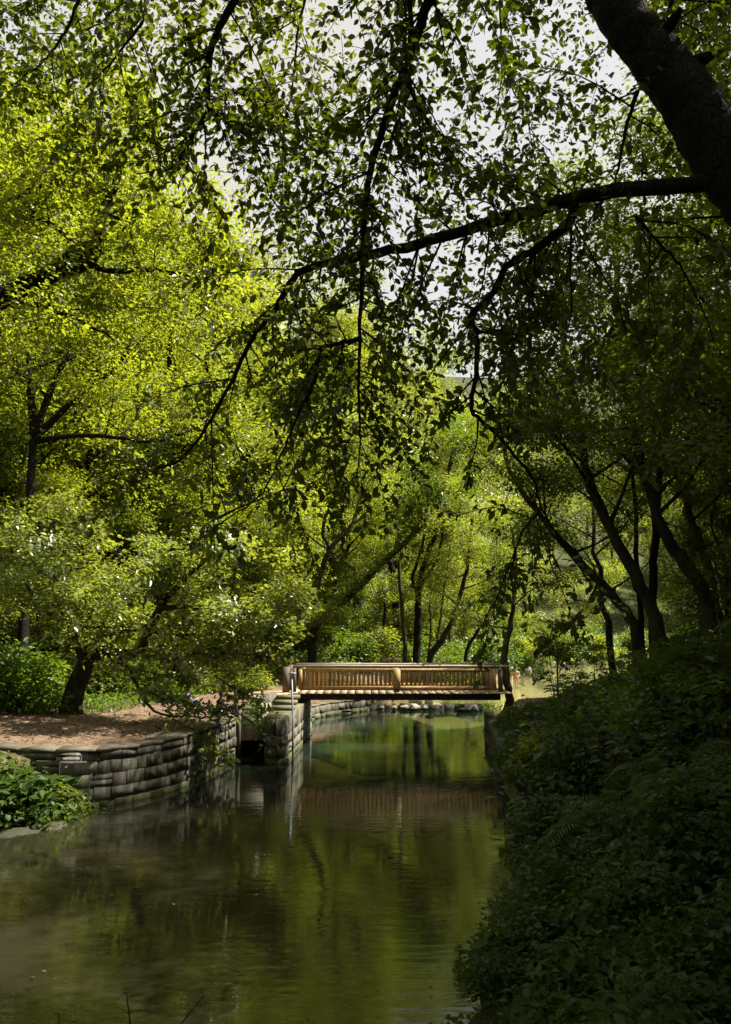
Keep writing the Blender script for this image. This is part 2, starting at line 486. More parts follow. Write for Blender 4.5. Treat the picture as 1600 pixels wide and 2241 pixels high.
def ground_mat():
    m, n, l = new_mat('ground')
    out = n.new('ShaderNodeOutputMaterial')
    pr = n.new('ShaderNodeBsdfPrincipled'); pr.inputs['Roughness'].default_value = 0.95
    pr.inputs['Specular IOR Level'].default_value = 0.15
    tc = n.new('ShaderNodeNewGeometry')
    no = n.new('ShaderNodeTexNoise'); no.inputs['Scale'].default_value = 2.3; no.inputs['Detail'].default_value = 10
    no.inputs['Roughness'].default_value = 0.65
    l.new(tc.outputs['Position'], no.inputs['Vector'])
    rp = n.new('ShaderNodeValToRGB')          # trodden earth
    rp.color_ramp.elements[0].position = 0.3; rp.color_ramp.elements[0].color = (0.068, 0.045, 0.030, 1)
    rp.color_ramp.elements[1].position = 0.7; rp.color_ramp.elements[1].color = (0.19, 0.130, 0.088, 1)
    l.new(no.outputs['Fac'], rp.inputs['Fac'])
    rg = n.new('ShaderNodeValToRGB')          # mossy leaf litter
    rg.color_ramp.elements[0].position = 0.35; rg.color_ramp.elements[0].color = (0.022, 0.030, 0.008, 1)
    rg.color_ramp.elements[1].position = 0.7; rg.color_ramp.elements[1].color = (0.055, 0.062, 0.018, 1)
    l.new(no.outputs['Fac'], rg.inputs['Fac'])
    a = n.new('ShaderNodeAttribute'); a.attribute_name = 'tint'
    ad = n.new('ShaderNodeMath'); ad.operation = 'MULTIPLY_ADD'
    l.new(no.outputs['Fac'], ad.inputs[0]); ad.inputs[1].default_value = 0.8; l.new(a.outputs['Fac'], ad.inputs[2])
    mr = n.new('ShaderNodeMapRange'); mr.inputs['From Min'].default_value = 0.75; mr.inputs['From Max'].default_value = 1.0
    l.new(ad.outputs[0], mr.inputs['Value'])
    mx = n.new('ShaderNodeMix'); mx.data_type = 'RGBA'
    l.new(mr.outputs[0], mx.inputs['Factor']); l.new(rg.outputs['Color'], mx.inputs['A']); l.new(rp.outputs['Color'], mx.inputs['B'])
    # river bed below the water: silt with weed patches
    nb = n.new('ShaderNodeTexNoise'); nb.inputs['Scale'].default_value = 0.55; nb.inputs['Detail'].default_value = 6
    l.new(tc.outputs['Position'], nb.inputs['Vector'])
    rb = n.new('ShaderNodeValToRGB')
    rb.color_ramp.elements[0].position = 0.42; rb.color_ramp.elements[0].color = (0.032, 0.036, 0.014, 1)
    rb.color_ramp.elements[1].position = 0.62; rb.color_ramp.elements[1].color = (0.24, 0.175, 0.085, 1)
    l.new(nb.outputs['Fac'], rb.inputs['Fac'])
    sx = n.new('ShaderNodeSeparateXYZ'); l.new(tc.outputs['Position'], sx.inputs[0])
    m2 = n.new('ShaderNodeMapRange'); m2.inputs['From Min'].default_value = -0.1; m2.inputs['From Max'].default_value = 0.06
    m2.inputs['To Min'].default_value = 1; m2.inputs['To Max'].default_value = 0
    l.new(sx.outputs['Z'], m2.inputs['Value'])
    m3 = n.new('ShaderNodeMix'); m3.data_type = 'RGBA'
    ms_ = n.new('ShaderNodeMix'); ms_.data_type = 'RGBA'
    l.new(a.outputs['Fac'], ms_.inputs['Factor']); l.new(rb.outputs['Color'], ms_.inputs['A']); ms_.inputs['B'].default_value = (0.50, 0.44, 0.28, 1)
    l.new(m2.outputs[0], m3.inputs['Factor']); l.new(mx.outputs['Result'], m3.inputs['A']); l.new(ms_.outputs['Result'], m3.inputs['B'])
    l.new(m3.outputs['Result'], pr.inputs['Base Color'])
    n4 = n.new('ShaderNodeTexNoise'); n4.inputs['Scale'].default_value = 12; n4.inputs['Detail'].default_value = 6
    l.new(tc.outputs['Position'], n4.inputs['Vector'])
    bp = n.new('ShaderNodeBump'); bp.inputs['Strength'].default_value = 0.8; bp.inputs['Distance'].default_value = 0.06
    l.new(n4.outputs['Fac'], bp.inputs['Height']); l.new(bp.outputs[0], pr.inputs['Normal'])
    l.new(pr.outputs[0], out.inputs['Surface'])
    return m


def water_mat(name, tintc, bump=0.25, scale=1.0, murk=(0.070, 0.064, 0.036), deep=(0.032, 0.062, 0.044)):
    m, n, l = new_mat(name)
    out = n.new('ShaderNodeOutputMaterial')
    tc = n.new('ShaderNodeNewGeometry')
    mp = n.new('ShaderNodeMapping'); mp.inputs['Scale'].default_value = (1.3 * scale, 4.2 * scale, 1)
    l.new(tc.outputs['Position'], mp.inputs['Vector'])
    no = n.new('ShaderNodeTexNoise'); no.inputs['Scale'].default_value = 1.4; no.inputs['Detail'].default_value = 4
    no.inputs['Distortion'].default_value = 0.4
    l.new(mp.outputs[0], no.inputs['Vector'])
    n2 = n.new('ShaderNodeTexNoise'); n2.inputs['Scale'].default_value = 0.35; n2.inputs['Detail'].default_value = 2
    l.new(tc.outputs['Position'], n2.inputs['Vector'])
    mr = n.new('ShaderNodeMapRange'); mr.inputs['From Min'].default_value = 0.35; mr.inputs['From Max'].default_value = 0.65
    mr.inputs['To Min'].default_value = 0.25; mr.inputs['To Max'].default_value = 1.0
    l.new(n2.outputs['Fac'], mr.inputs['Value'])
    mu = n.new('ShaderNodeMath'); mu.operation = 'MULTIPLY'
    l.new(no.outputs['Fac'], mu.inputs[0]); l.new(mr.outputs[0], mu.inputs[1])
    bp = n.new('ShaderNodeBump'); bp.inputs['Strength'].default_value = bump; bp.inputs['Distance'].default_value = 0.05
    l.new(mu.outputs[0], bp.inputs['Height'])
    gl = n.new('ShaderNodeBsdfGlossy'); gl.inputs['Roughness'].default_value = 0.03
    gl.inputs['Color'].default_value = (0.95, 0.97, 0.92, 1)
    l.new(bp.outputs[0], gl.inputs['Normal'])
    tr = n.new('ShaderNodeBsdfTransparent'); tr.inputs['Color'].default_value = rgba(tintc)
    sy = n.new('ShaderNodeSeparateXYZ'); l.new(tc.outputs['Position'], sy.inputs[0])
    ay = n.new('ShaderNodeMath'); ay.operation = 'MULTIPLY_ADD'
    l.new(n2.outputs['Fac'], ay.inputs[0]); ay.inputs[1].default_value = 14.0; l.new(sy.outputs['Y'], ay.inputs[2])
    my = n.new('ShaderNodeMapRange'); my.inputs['From Min'].default_value = 24.0; my.inputs['From Max'].default_value = 34.0
    l.new(ay.outputs[0], my.inputs['Value'])
    cm = n.new('ShaderNodeMix'); cm.data_type = 'RGBA'; l.new(my.outputs[0], cm.inputs['Factor'])
    cm.inputs['A'].default_value = rgba(murk); cm.inputs['B'].default_value = rgba(deep)
    df = n.new('ShaderNodeBsdfDiffuse'); df.inputs['Color'].default_value = rgba(murk)
    l.new(cm.outputs['Result'], df.inputs['Color'])
    mk = n.new('ShaderNodeMixShader'); mk.inputs[0].default_value = 0.24
    l.new(tr.outputs[0], mk.inputs[1]); l.new(df.outputs[0], mk.inputs[2])
    fr = n.new('ShaderNodeFresnel'); fr.inputs['IOR'].default_value = 1.45
    l.new(bp.outputs[0], fr.inputs['Normal'])
    ms = n.new('ShaderNodeMixShader')
    l.new(fr.outputs[0], ms.inputs[0]); l.new(mk.outputs[0], ms.inputs[1]); l.new(gl.outputs[0], ms.inputs[2])
    l.new(ms.outputs[0], out.inputs['Surface'])
    return m


M['ground'] = ground_mat()
M['water'] = water_mat('water', (0.27, 0.31, 0.21), 0.14)
M['water_up'] = water_mat('water_up', (0.82, 0.82, 0.66), 0.6, 1.4, (0.34, 0.33, 0.20), (0.34, 0.33, 0.20))  # pale murk holds the pool's sunlit and reflected brightness

# ------------------------------------------------------------------ terrain and river
WALL = np.array([(-9.6, 20.6), (-8.4, 20.2), (-7.1, 20.05), (-6.2, 20.5), (-5.45, 21.6), (-4.95, 23.0), (-4.6, 24.8), (-4.3, 26.9)])
RIVER = np.array([(-90, 1), (-40, 5), (-14, 7.4), (-5, 7.0), (-1, 7.4), (1.25, 9.3), (2.45, 13), (3.5, 18.6), (4.1, 25), (4.6, 30), (5.0, 34),
                  (7, 41), (14, 45), (30, 53), (60, 58), (220, 70), (220, 150), (60, 122), (36, 112), (23, 86), (11.5, 66), (8, 56), (4, 48.5),
                  (0.1, 43.8), (-0.35, 42.6), (-1.4, 41.2), (-2.4, 39.9), (-3.0, 38.2), (-2.75, 33.3), (-2.8, 30.4), (-4.65, 30.4), (-4.72, 26.9), (-5.0, 24.9), (-5.33, 23.1),
                  (-5.8, 21.9), (-6.4, 20.95), (-7.1, 20.45), (-8.0, 20.5), (-8.4, 18.6), (-9.8, 17.2), (-14, 15.6), (-40, 14), (-90, 12)], dtype=float)


def poly_inside(x, y, P):
    ins = np.zeros(x.shape, dtype=bool)
    j = len(P) - 1
    for i in range(len(P)):
        xi, yi, xj, yj = P[i, 0], P[i, 1], P[j, 0], P[j, 1]
        c = ((yi > y) != (yj > y)) & (x < (xj - xi) * (y - yi) / (yj - yi + 1e-12) + xi)
        ins ^= c
        j = i
    return ins


def seg_dist(x, y, P, closed=True):
    d = np.full(x.shape, 1e9)
    m = len(P)
    for i in range(m if closed else m - 1):
        a, b = P[i], P[(i + 1) % m]
        ab = b - a
        t = np.clip(((x - a[0]) * ab[0] + (y - a[1]) * ab[1]) / (ab @ ab), 0, 1)
        d = np.minimum(d, np.hypot(x - a[0] - t * ab[0], y - a[1] - t * ab[1]))
    return d


def wave(x, y, s, k):
    return (np.sin(x * s + 1.7 * k) * np.cos(y * s * 1.13 + 0.9 * k) + 0.5 * np.sin(x * s * 2.3 + y * s * 1.9 + k)) / 1.5


def sstep(a, b, v):
    t = np.clip((v - a) / (b - a), 0, 1)
    return t * t * (3 - 2 * t)


def ground_h(x, y):
    x = np.asarray(x, dtype=float); y = np.asarray(y, dtype=float)
    ins = poly_inside(x, y, RIVER)
    d = seg_dist(x, y, RIVER)
    bed = -0.25 - np.minimum(0.9, 0.35 * d) + 0.08 * wave(x, y, 0.9, 2)
    # which bank: left / far of the river, right, near
    right = (x > 0.1 * y - 0.5) & (y < 60 + 0.1 * x) & (y > 8)
    near = (y <= 9.5) & (x < 1.2 + 0.3 * (9 - y))
    # left bank: a trodden terrace, then a wooded slope
    dl = np.maximum(0, d - 7)
    left_h = 1.30 + 0.10 * np.minimum(d, 7) * 0.4 + 0.42 * dl - 0.0011 * np.minimum(dl, 150) ** 2
    far = sstep(36, 50, y)
    far_d = np.maximum(0, d - 5)
    far_h = 0.35 + 0.22 * np.minimum(d, 5) + 0.40 * far_d - 0.0009 * np.minimum(far_d, 150) ** 2
    lh = left_h * (1 - far) + far_h * far
    # left shore before the wall drops to the water
    shore = sstep(20.4, 18.9, y)
    lh = lh * (1 - shore) + shore * np.minimum(lh, 0.1 + 0.45 * d)
    # right bank
    cap = 3.5 - 2.35 * sstep(17, 26, y) - 0.6 * sstep(33, 40, y)
    rh = 0.25 + np.minimum(cap, 0.66 * d) + 0.06 * np.maximum(0, d - 7)
    rh = rh + 0.30 * np.maximum(0, x - 8.0) * sstep(37, 31, y) + 0.25 * np.maximum(0, x - 20)
    nh = 0.1 + np.minimum(2.4, 0.42 * d)
    h = np.where(near, nh, np.where(right, rh, lh))
    h = h + np.where(d > 0.8, 0.06 * wave(x, y, 0.7, 1) + 0.03 * wave(x, y, 2.1, 5), 0)
    return np.where(ins, bed, h)


def axis(fine0, fine1, step, lo, hi):
    a = list(np.arange(fine0, fine1, step))
    s, v = step, fine1
    while v < hi:
        a.append(v); s *= 1.16; v += s
    a.append(hi)
    s, v, pre = step * 1.16, fine0 - step, []
    while v > lo:
        pre.append(v); s *= 1.16; v -= s
    pre.append(lo)
    return np.array(pre[::-1] + a)


gx = axis(-12, 12, 0.3, -700, 700)
gy = axis(4, 48, 0.3, -500, 1100)
X, Y = np.meshgrid(gx, gy)
Z = ground_h(X, Y)
nx, ny = len(gx), len(gy)
idx = np.arange(nx * ny).reshape(ny, nx)
quads = np.stack([idx[:-1, :-1], idx[:-1, 1:], idx[1:, 1:], idx[1:, :-1]], axis=-1).reshape(-1, 4)
dd = seg_dist(X, Y, RIVER)
# trodden earth: the terrace behind the wall, the landing at both bridge ends, a track up the far slope
track = np.array([(-30, 24.5), (-18, 25), (-9, 24.0), (-6.5, 27), (-5.2, 31.5), (-4, 38), (-1.5, 45), (2, 52), (3, 60)])
track_r = np.array([(5.8, 32.3), (7.2, 30.6), (9.5, 30), (14, 30.5), (26, 29)])
track_f = np.array([(8.6, 61), (9.8, 69), (13.0, 79)])
dirt = np.maximum.reduce([1.2 - seg_dist(X, Y, track, False) / 5.2, 1.25 - seg_dist(X, Y, track_r, False) / 3.4, 1.1 - seg_dist(X, Y, track_f, False) / 3.5])
dirt = np.clip(dirt, 0, 1)
dirt = np.where((Z < -0.05), np.where(Y > 44.6, 1.0, 0.0), dirt)          # upper pool bed: sand paled to carry its sunlit brightness; silt below the weir
ground = obj('ground', np_mesh('ground', np.stack([X, Y, Z], axis=-1).reshape(-1, 3), quads, M['ground'], dirt.ravel(), smooth=True))
tag(ground, kind='structure')


def sheet(name, P, z, mat):
    me = bpy.data.meshes.new(name)
    me.from_pydata([(p[0], p[1], z) for p in P], [], [list(range(len(P)))])
    me.materials.append(mat)
    o = obj(name, me)
    return tag(o, kind='structure')


WEIR_Y = 43.2
lower = [(-90, -2), (8, -2), (8, 25), (9, WEIR_Y), (-6, WEIR_Y), (-9, 30), (-12, 24), (-90, 24)]
sheet('river_water', lower, 0.0, M['water'])
upper = [(-6, WEIR_Y + 0.1), (9, WEIR_Y + 0.1), (230, 60), (230, 160), (30, 135), (-6, 60)]
sheet('upstream_water', upper, 0.28, M['water_up'])

# ------------------------------------------------------------------ leaves
def leaf_low(c, a, n, L, W, rng, t=None):
    """four-cornered folded leaves: returns verts, tris, tint"""
    N = len(c)
    w = unit(np.cross(n, a))
    L = L[:, None]; W = W[:, None]
    fold = n * W * 0.18
    v = np.empty((N, 4, 3))
    v[:, 0] = c
    v[:, 1] = c + a * L * 0.45 + w * W * 0.5 + fold
    v[:, 2] = c + a * L - n * L * 0.10
    v[:, 3] = c + a * L * 0.45 - w * W * 0.5 + fold
    b = np.arange(N)[:, None] * 4
    f = np.stack([b + np.array((0, 1, 2)), b + np.array((0, 2, 3))], axis=1).reshape(-1, 3)
    return v.reshape(-1, 3), f, np.repeat(rng.random(N) if t is None else t, 4)


LEAF_T = np.array([(0, 0, 0), (0.20, 0.30, 0.05), (0.52, 0.46, 0.07), (0.82, 0.24, 0.02), (1.0, 0, -0.10),
                   (0.82, -0.24, 0.02), (0.52, -0.46, 0.07), (0.20, -0.30, 0.05), (0.28, 0, 0), (0.66, 0, -0.02)])
LEAF_F = np.array([(0, 8, 1), (1, 8, 9), (1, 9, 2), (2, 9, 3), (3, 9, 4), (0, 7, 8), (7, 9, 8), (7, 6, 9), (6, 5, 9), (5, 4, 9)])


def leaf_high(c, a, n, L, W, rng, t=None):
    N = len(c)
    w = unit(np.cross(n, a))
    curl = rng.uniform(-0.6, 3.2, N)[:, None, None]
    v = (c[:, None] + LEAF_T[None, :, 0, None] * (a * L[:, None])[:, None] + LEAF_T[None, :, 1, None] * (w * W[:, None])[:, None]
         + LEAF_T[None, :, 2, None] * curl * (n * L[:, None])[:, None])
    f = (np.arange(N)[:, None, None] * 10 + LEAF_F[None]).reshape(-1, 3)
    return v.reshape(-1, 3), f, np.repeat(rng.random(N) if t is None else t, 10)


def rand_dirs(N, rng):
    return unit(rng.normal(size=(N, 3)))


def leaf_frame(N, rng, up=1.0, rnd=0.55, out=None):
    """leaf normals that lean upward, and leaf axes that lie across them"""
    n = unit(np.array((0, 0, up)) + rng.normal(0, rnd, (N, 3)) + (0 if out is None else out * 0.35))
    a = rand_dirs(N, rng)
    if out is not None:
        a = unit(a + out * 0.8)
    a = a - n * (a * n).sum(1)[:, None]
    return unit(a), n


def clump_leaves(centers, radii, per, size, rng, flat=0.65, rnd=0.55, asp=0.55):
    """leaves spread through a set of flattened clumps: c, a, n, L, W"""
    K = len(centers)
    cnt = np.maximum(3, (per * (radii / radii.mean()) ** 2).astype(int))
    ids = np.repeat(np.arange(K), cnt)
    N = len(ids)
    d = rand_dirs(N, rng)
    r = rng.random(N) ** 0.45
    off = d * r[:, None] * radii[ids][:, None]
    off[:, 2] *= flat
    c = centers[ids] + off
    tilt = rng.normal(0, 0.42, (K, 3))[ids]
    n = unit(np.array((0, 0, 1.0)) + tilt + rng.normal(0, rnd * 0.72, (N, 3)) + d * 0.3)
    a = unit(rand_dirs(N, rng) + d * 0.8); a = unit(a - n * (a * n).sum(1)[:, None])
    L = size * rng.choice((0.45, 0.65, 0.85, 1.0, 1.15, 1.35), N) * rng.uniform(0.85, 1.1, N)
    return c, a, n, L, L * asp * rng.uniform(0.75, 1.25, N), 0.55 * rng.random(K)[ids] + 0.45 * rng.random(N)


def leaves_mesh(name, parts, mat, rng, high=False):
    c = np.concatenate([p[0] for p in parts]); a = np.concatenate([p[1] for p in parts]); n = np.concatenate([p[2] for p in parts])
    L = np.concatenate([p[3] for p in parts]); W = np.concatenate([p[4] for p in parts])
    v, f, t = (leaf_high if high else leaf_low)(c, a, n, L, W, rng, np.concatenate([p[5] for p in parts]))
    return np_mesh(name, v, f, mat, t)


def leaf_piece(rng, mat, name='leaf'):
    """one leaf a metre long along +x, normal +z, to be scaled into place"""
    v = LEAF_T.copy()
    v[:, 2] += rng.normal(0, 0.015, len(v))
    return np_mesh(name, v, LEAF_F, mat, np.full(len(v), rng.random()))


def frame_matrix(c, a, n, L, W):
    w = np.cross(n, a)
    m = Matrix.Identity(4)
    for i in range(3):
        m[i][0] = a[i] * L; m[i][1] = w[i] * W; m[i][2] = n[i] * L; m[i][3] = c[i]
    return m


# ------------------------------------------------------------------ trees
def limbs_from(stem, radii, rng, n, t0, length, up=(0.2, 0.9), sub=4, side=None):
    """limbs and sub-branches off a stem polyline; returns [(pts, r0, r1)], clump centres"""
    out, tips = [], []
    az = rng.random() * 6.28
    m = len(stem)
    for k in range(n):
        t = t0 + (1 - t0) * (k + rng.random() * 0.7) / n
        i = min(m - 2, int(t * (m - 1)))
        p = stem[i] + (stem[i + 1] - stem[i]) * (t * (m - 1) - i)
        az += 2.4 + rng.normal(0, 0.4)
        e = rng.uniform(*up)
        d = np.array((math.cos(az) * math.cos(e), math.sin(az) * math.cos(e), math.sin(e)))
        if side is not None:
            d = unit(d + side)
        L = length * (1.1 - 0.55 * (t - t0) / (1 - t0 + 1e-6)) * rng.uniform(0.75, 1.2)
        q1 = p + d * L * 0.5 + rng.normal(0, 0.06 * L, 3)
        q2 = p + d * L + np.array((0, 0, 0.10 * L)) + rng.normal(0, 0.08 * L, 3)
        pts = curve_pts([p, q1, q2], 6)
        r = radii[i] * 0.45
        out.append((pts, r, r * 0.25))
        tips.append(q2); 
        for s in range(sub):
            u = 0.35 + 0.6 * (s + rng.random()) / sub
            j = min(4, int(u * 5))
            b = pts[j] + (pts[j + 1] - pts[j]) * (u * 5 - j)
            dd_ = unit(d + rng.normal(0, 0.75, 3) + np.array((0, 0, 0.1)))
            l2 = L * rng.uniform(0.3, 0.55)
            e2 = b + dd_ * l2
            out.append((curve_pts([b, b + dd_ * l2 * 0.5 + rng.normal(0, 0.05 * l2, 3), e2], 4), r * 0.4, r * 0.1))
            tips.append(e2); tips.append(b + dd_ * l2 * 0.55)
    return out, np.array(tips)


def tree_meshes(name, seed, H, r0, lean=(0, 0), crown0=0.35, spread=0.30, clump=0.075, per=150, leaf=0.15, mat='leaf_wood', bark='bark_dark', nl=11, flat=0.5, sub=6):
    """a forest tree about its own base: trunk mesh and crown mesh"""
    rng = np.random.default_rng(seed)
    top = np.array((lean[0] * H, lean[1] * H, H * 0.92))
    mid = top * 0.5 + np.array((rng.normal(0, 0.03 * H), rng.normal(0, 0.03 * H), 0)) - np.array((lean[0], lean[1], 0)) * H * 0.12
    stem = curve_pts([(0, 0, -0.6), mid * 0.5, mid, top * 0.78 + rng.normal(0, 0.015 * H, 3), top], 16, rng, 0.012 * H * 0.5)
    rad = r0 * np.linspace(1.25, 0.12, 16) ** 0.9
    g = Geo()
    g.tube(stem, rad, 9, rough=0.07)
    lb, tips = limbs_from(stem, rad, rng, nl, crown0, H * spread, sub=sub)
    for pts, a, b in lb:
        g.tube(pts, np.linspace(a, b, len(pts)), 5, cap=False)
    tips = np.vstack([tips, stem[-3:]])
    radii = H * clump * rng.uniform(0.7, 1.35, len(tips))
    tm = g.mesh(name + '_trunk', M[bark], smooth=True)
    cm = leaves_mesh(name + '_crown', [clump_leaves(tips, radii, per, leaf, rng, flat)], M[mat], rng)
    return tm, cm


def plant_tree(meshes, name, label, xy, scale=1.0, rz=0.0, group=None, cat='tree', sink=0.0):
    z = float(ground_h(np.array([xy[0]]), np.array([xy[1]]))[0]) - sink
    t = thing(name, label, cat, (xy[0], xy[1], z), rz, group)
    t.scale = (scale, scale, scale)
    obj('trunk', meshes[0], t)
    tag(obj('crown', meshes[1], t), kind='stuff')
    return t


def custom_tree(name, label, stems, seed, nl=7, t0=0.45, length=3.0, clump=0.9, per=120, leaf=0.13, mat='leaf_wood', bark='bark_dark', group=None, extra=None, up=(0.1, 0.9), flat=0.6, sub=4, sides=9):
    """a tree whose stems follow given world polylines: [(ctrl points, r0, r1)]"""
    rng = np.random.default_rng(seed)
    base = np.asarray(stems[0][0][0], dtype=float)
    t = thing(name, label, 'tree', base, 0, group)
    g = Geo()
    tips = []
    for ctrl, r0, r1, *bare in stems:
        P = np.asarray(ctrl, dtype=float) - base
        n = max(10, len(P) * 4)
        pts = curve_pts(P, n, rng, 0.02)
        rad = np.linspace(r0, r1, n)
        rad[0] *= 1.35; rad[1] *= 1.12
        g.tube(pts, rad, sides, rough=0.08)
        if bare:
            continue
        lb, tp = limbs_from(pts, rad, rng, nl, t0, length, up, sub)
        for p, a, b in lb:
            g.tube(p, np.linspace(a, b, len(p)), 5, cap=False)
        tips.append(tp); tips.append(pts[-2:])
    tips = np.vstack(tips)
    obj('trunk', g.mesh(name + '_trunk', M[bark], smooth=True), t)
    radii = clump * rng.uniform(0.7, 1.35, len(tips))
    parts = [clump_leaves(tips, radii, per, leaf, rng, flat)]
    if extra is not None and len(extra):
        ex = np.asarray([e[:3] for e in extra], dtype=float) - base
        er = np.asarray([e[3] for e in extra], dtype=float)
        parts.append(clump_leaves(ex, er, per, leaf, rng, flat))
    tag(obj('crown', leaves_mesh(name + '_crown', parts, M[mat], rng), t), kind='stuff')
    return t


# forest stock: copied about the wood
STOCK = [
    tree_meshes('stock_a', 11, 20, 0.26, (0.06, 0.02), 0.10, 0.25, 0.054, 115, 0.18, 'leaf_wood', nl=15),
    tree_meshes('stock_b', 12, 20, 0.24, (-0.08, 0.03), 0.12, 0.27, 0.054, 115, 0.18, 'leaf_gold', nl=15),
    tree_meshes('stock_c', 13, 20, 0.28, (0.02, -0.06), 0.08, 0.24, 0.054, 115, 0.18, 'leaf_wood', nl=15),
    tree_meshes('stock_d', 14, 20, 0.22, (0.10, -0.02), 0.12, 0.26, 0.054, 115, 0.18, 'leaf_pale', nl=15),
    tree_meshes('stock_e', 15, 20, 0.27, (-0.06, -0.03), 0.10, 0.27, 0.058, 125, 0.17, 'leaf_dark', nl=16),
    tree_meshes('stock_f', 16, 20, 0.24, (-0.04, 0.05), 0.36, 0.27, 0.056, 120, 0.17, 'leaf_dark', nl=13),
]
YOUNG = [tree_meshes('young_a', 21, 8, 0.09, (0.05, 0.0), 0.10, 0.28, 0.085, 110, 0.13, 'leaf_gold', 'bark_brown', nl=10),
         tree_meshes('young_b', 22, 8, 0.10, (-0.06, 0.03), 0.10, 0.30, 0.085, 110, 0.13, 'leaf_wood', 'bark_dark', nl=10),
         tree_meshes('young_c', 23, 8, 0.10, (0.02, -0.06), 0.08, 0.28, 0.090, 110, 0.13, 'leaf_dark', 'bark_dark', nl=10)]
rngF = np.random.default_rng(5)
LEFT_NEAR = [(-18, 28.0, 25, 1), (-13.5, 35.5, 24, 0), (-17, 34, 26, 1), (-8.8, 38, 22, 1), (-13, 41, 25, 1), (-19, 42, 27, 0), (-22, 33, 25, 1), (-10.5, 44, 24, 3)]
LEFT_FAR = [(-6, 46, 20, 1), (-15, 48, 25, 1), (-21, 51, 26, 1), (-8, 53, 25, 3), (-2.5, 57, 24, 1), (-14, 59, 24, 0), (-25, 60, 27, 1), (-4, 63, 27, 3), (2.5, 63, 24, 3),
            (-9, 69, 22, 1), (-18, 72, 25, 3), (-30, 78, 27, 0), (-1, 74, 29, 1), (6, 70, 25, 0), (10, 78, 25, 3), (-10, 84, 24, 1), (1, 86, 31, 3), (13, 90, 26, 1), (-22, 92, 26, 1),
            (6, 98, 31, 3), (-4, 104, 33, 1), (17, 103, 25, 0), (-14, 110, 25, 0), (24, 118, 20, 1), (33, 132, 22, 3), (12, 118, 22, 0), (2, 124, 24, 3), (44, 140, 22, 1), (-14, 130, 25, 1), (56, 146, 22, 0),
            (20, 130, 24, 3), (70, 140, 20, 1), (-30, 105, 28, 0), (0, 145, 27, 1), (30, 155, 26, 0), (14, 150, 26, 1), (48, 165, 26, 3)]
for x, y, h, k in LEFT_NEAR:
    plant_tree(STOCK[k], 'tree', 'tall sunlit leafy tree crowding the near left slope', (x, y), h / 20, rngF.random() * 6.28, 'trees crowding the left slope')
for x, y, h, k in LEFT_FAR:
    plant_tree(STOCK[k], 'tree', 'leafy tree in the sunlit wood beyond the bridge', (x, y), h / 20, rngF.random() * 6.28, 'trees in the wood beyond the bridge')
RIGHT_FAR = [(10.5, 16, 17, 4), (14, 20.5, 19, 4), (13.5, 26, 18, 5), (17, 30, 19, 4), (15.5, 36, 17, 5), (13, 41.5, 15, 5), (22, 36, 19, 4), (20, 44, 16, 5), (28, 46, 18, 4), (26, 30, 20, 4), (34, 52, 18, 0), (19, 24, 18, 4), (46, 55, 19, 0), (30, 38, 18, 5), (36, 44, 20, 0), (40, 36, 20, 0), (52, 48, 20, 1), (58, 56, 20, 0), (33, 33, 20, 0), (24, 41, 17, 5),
             (9, 9, 16, 4), (14, 13, 18, 4), (12, 10, 18, 4), (11.5, 19, 17, 4), (17, 17, 19, 4), (13, 6, 18, 4), (18, 21, 20, 4), (19, 12, 19, 4), (10, 3, 17, 4)]  # trees outside the frame, added to deepen shade on the near bank
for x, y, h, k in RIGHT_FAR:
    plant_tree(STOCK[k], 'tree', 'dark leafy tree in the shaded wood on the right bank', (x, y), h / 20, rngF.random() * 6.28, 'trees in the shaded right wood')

for x, y, h, k in [(-12.6, 31, 9, 0), (-10.2, 33.5, 8, 1), (-14.5, 29.5, 10, 1), (-16, 32, 10, 0), (-9.2, 36, 9, 0), (-12, 37, 10, 1), (-7.2, 41.5, 9, 0), (-10.5, 41, 9, 1), (-5.6, 44, 9, 1), (-16, 38, 10, 0)]:
    plant_tree(YOUNG[k], 'young_tree', 'bushy young tree filling the gap under the left trees', (x, y), h / 8, rngF.random() * 6.28, 'young trees under the left wood')
for x, y, h, k in [(-4, 51, 9, 0), (-1.5, 55, 8, 0), (1, 58, 9, 1), (-7, 50, 10, 1), (4.5, 62, 9, 0), (-3, 59, 10, 0), (7, 67, 9, 0), (9.5, 72, 10, 1), (12, 77, 10, 0), (2, 68, 11, 0), (-6, 62, 11, 1), (5, 75, 11, 1)]:
    plant_tree(YOUNG[k], 'young_tree', 'bushy young tree in the understorey beyond the bridge', (x, y), h / 8, rngF.random() * 6.28, 'young trees beyond the bridge')
for x, y, h, k in [(13.2, 29, 7, 2), (14.5, 31.5, 8, 2), (16, 27, 9, 2), (18, 40, 8, 2), (19, 45.5, 7, 2), (18, 34, 9, 2), (12.5, 23, 7, 2), (24, 49, 7, 1)]:
    plant_tree(YOUNG[k], 'young_tree', 'dark young tree among the trunks of the right bank', (x, y), h / 8, rngF.random() * 6.28, 'young trees on the right bank')
nfar = 0
while nfar < 70:
    y = rngF.uniform(120, 300); x = rngF.uniform(-0.5, 0.5) * y
    if seg_dist(np.array([x]), np.array([y]), RIVER)[0] < 9 or poly_inside(np.array([x]), np.array([y]), RIVER)[0]:
        continue
    plant_tree(STOCK[(0, 1, 3, 2)[nfar % 4]], 'tree', 'distant leafy tree on the wooded hill beyond the river', (x, y), rngF.uniform(1.1, 1.6), rngF.random() * 6.28, 'trees on the distant hill')
    nfar += 1
while nfar < 120:
    y = rngF.uniform(260, 620); x = rngF.uniform(-0.22, 0.30) * y
    plant_tree(STOCK[(0, 1, 3, 2)[nfar % 4]], 'tree', 'distant leafy tree on the wooded hill beyond the river', (x, y), rngF.uniform(1.3, 2.0), rngF.random() * 6.28, 'trees on the distant hill')
    nfar += 1

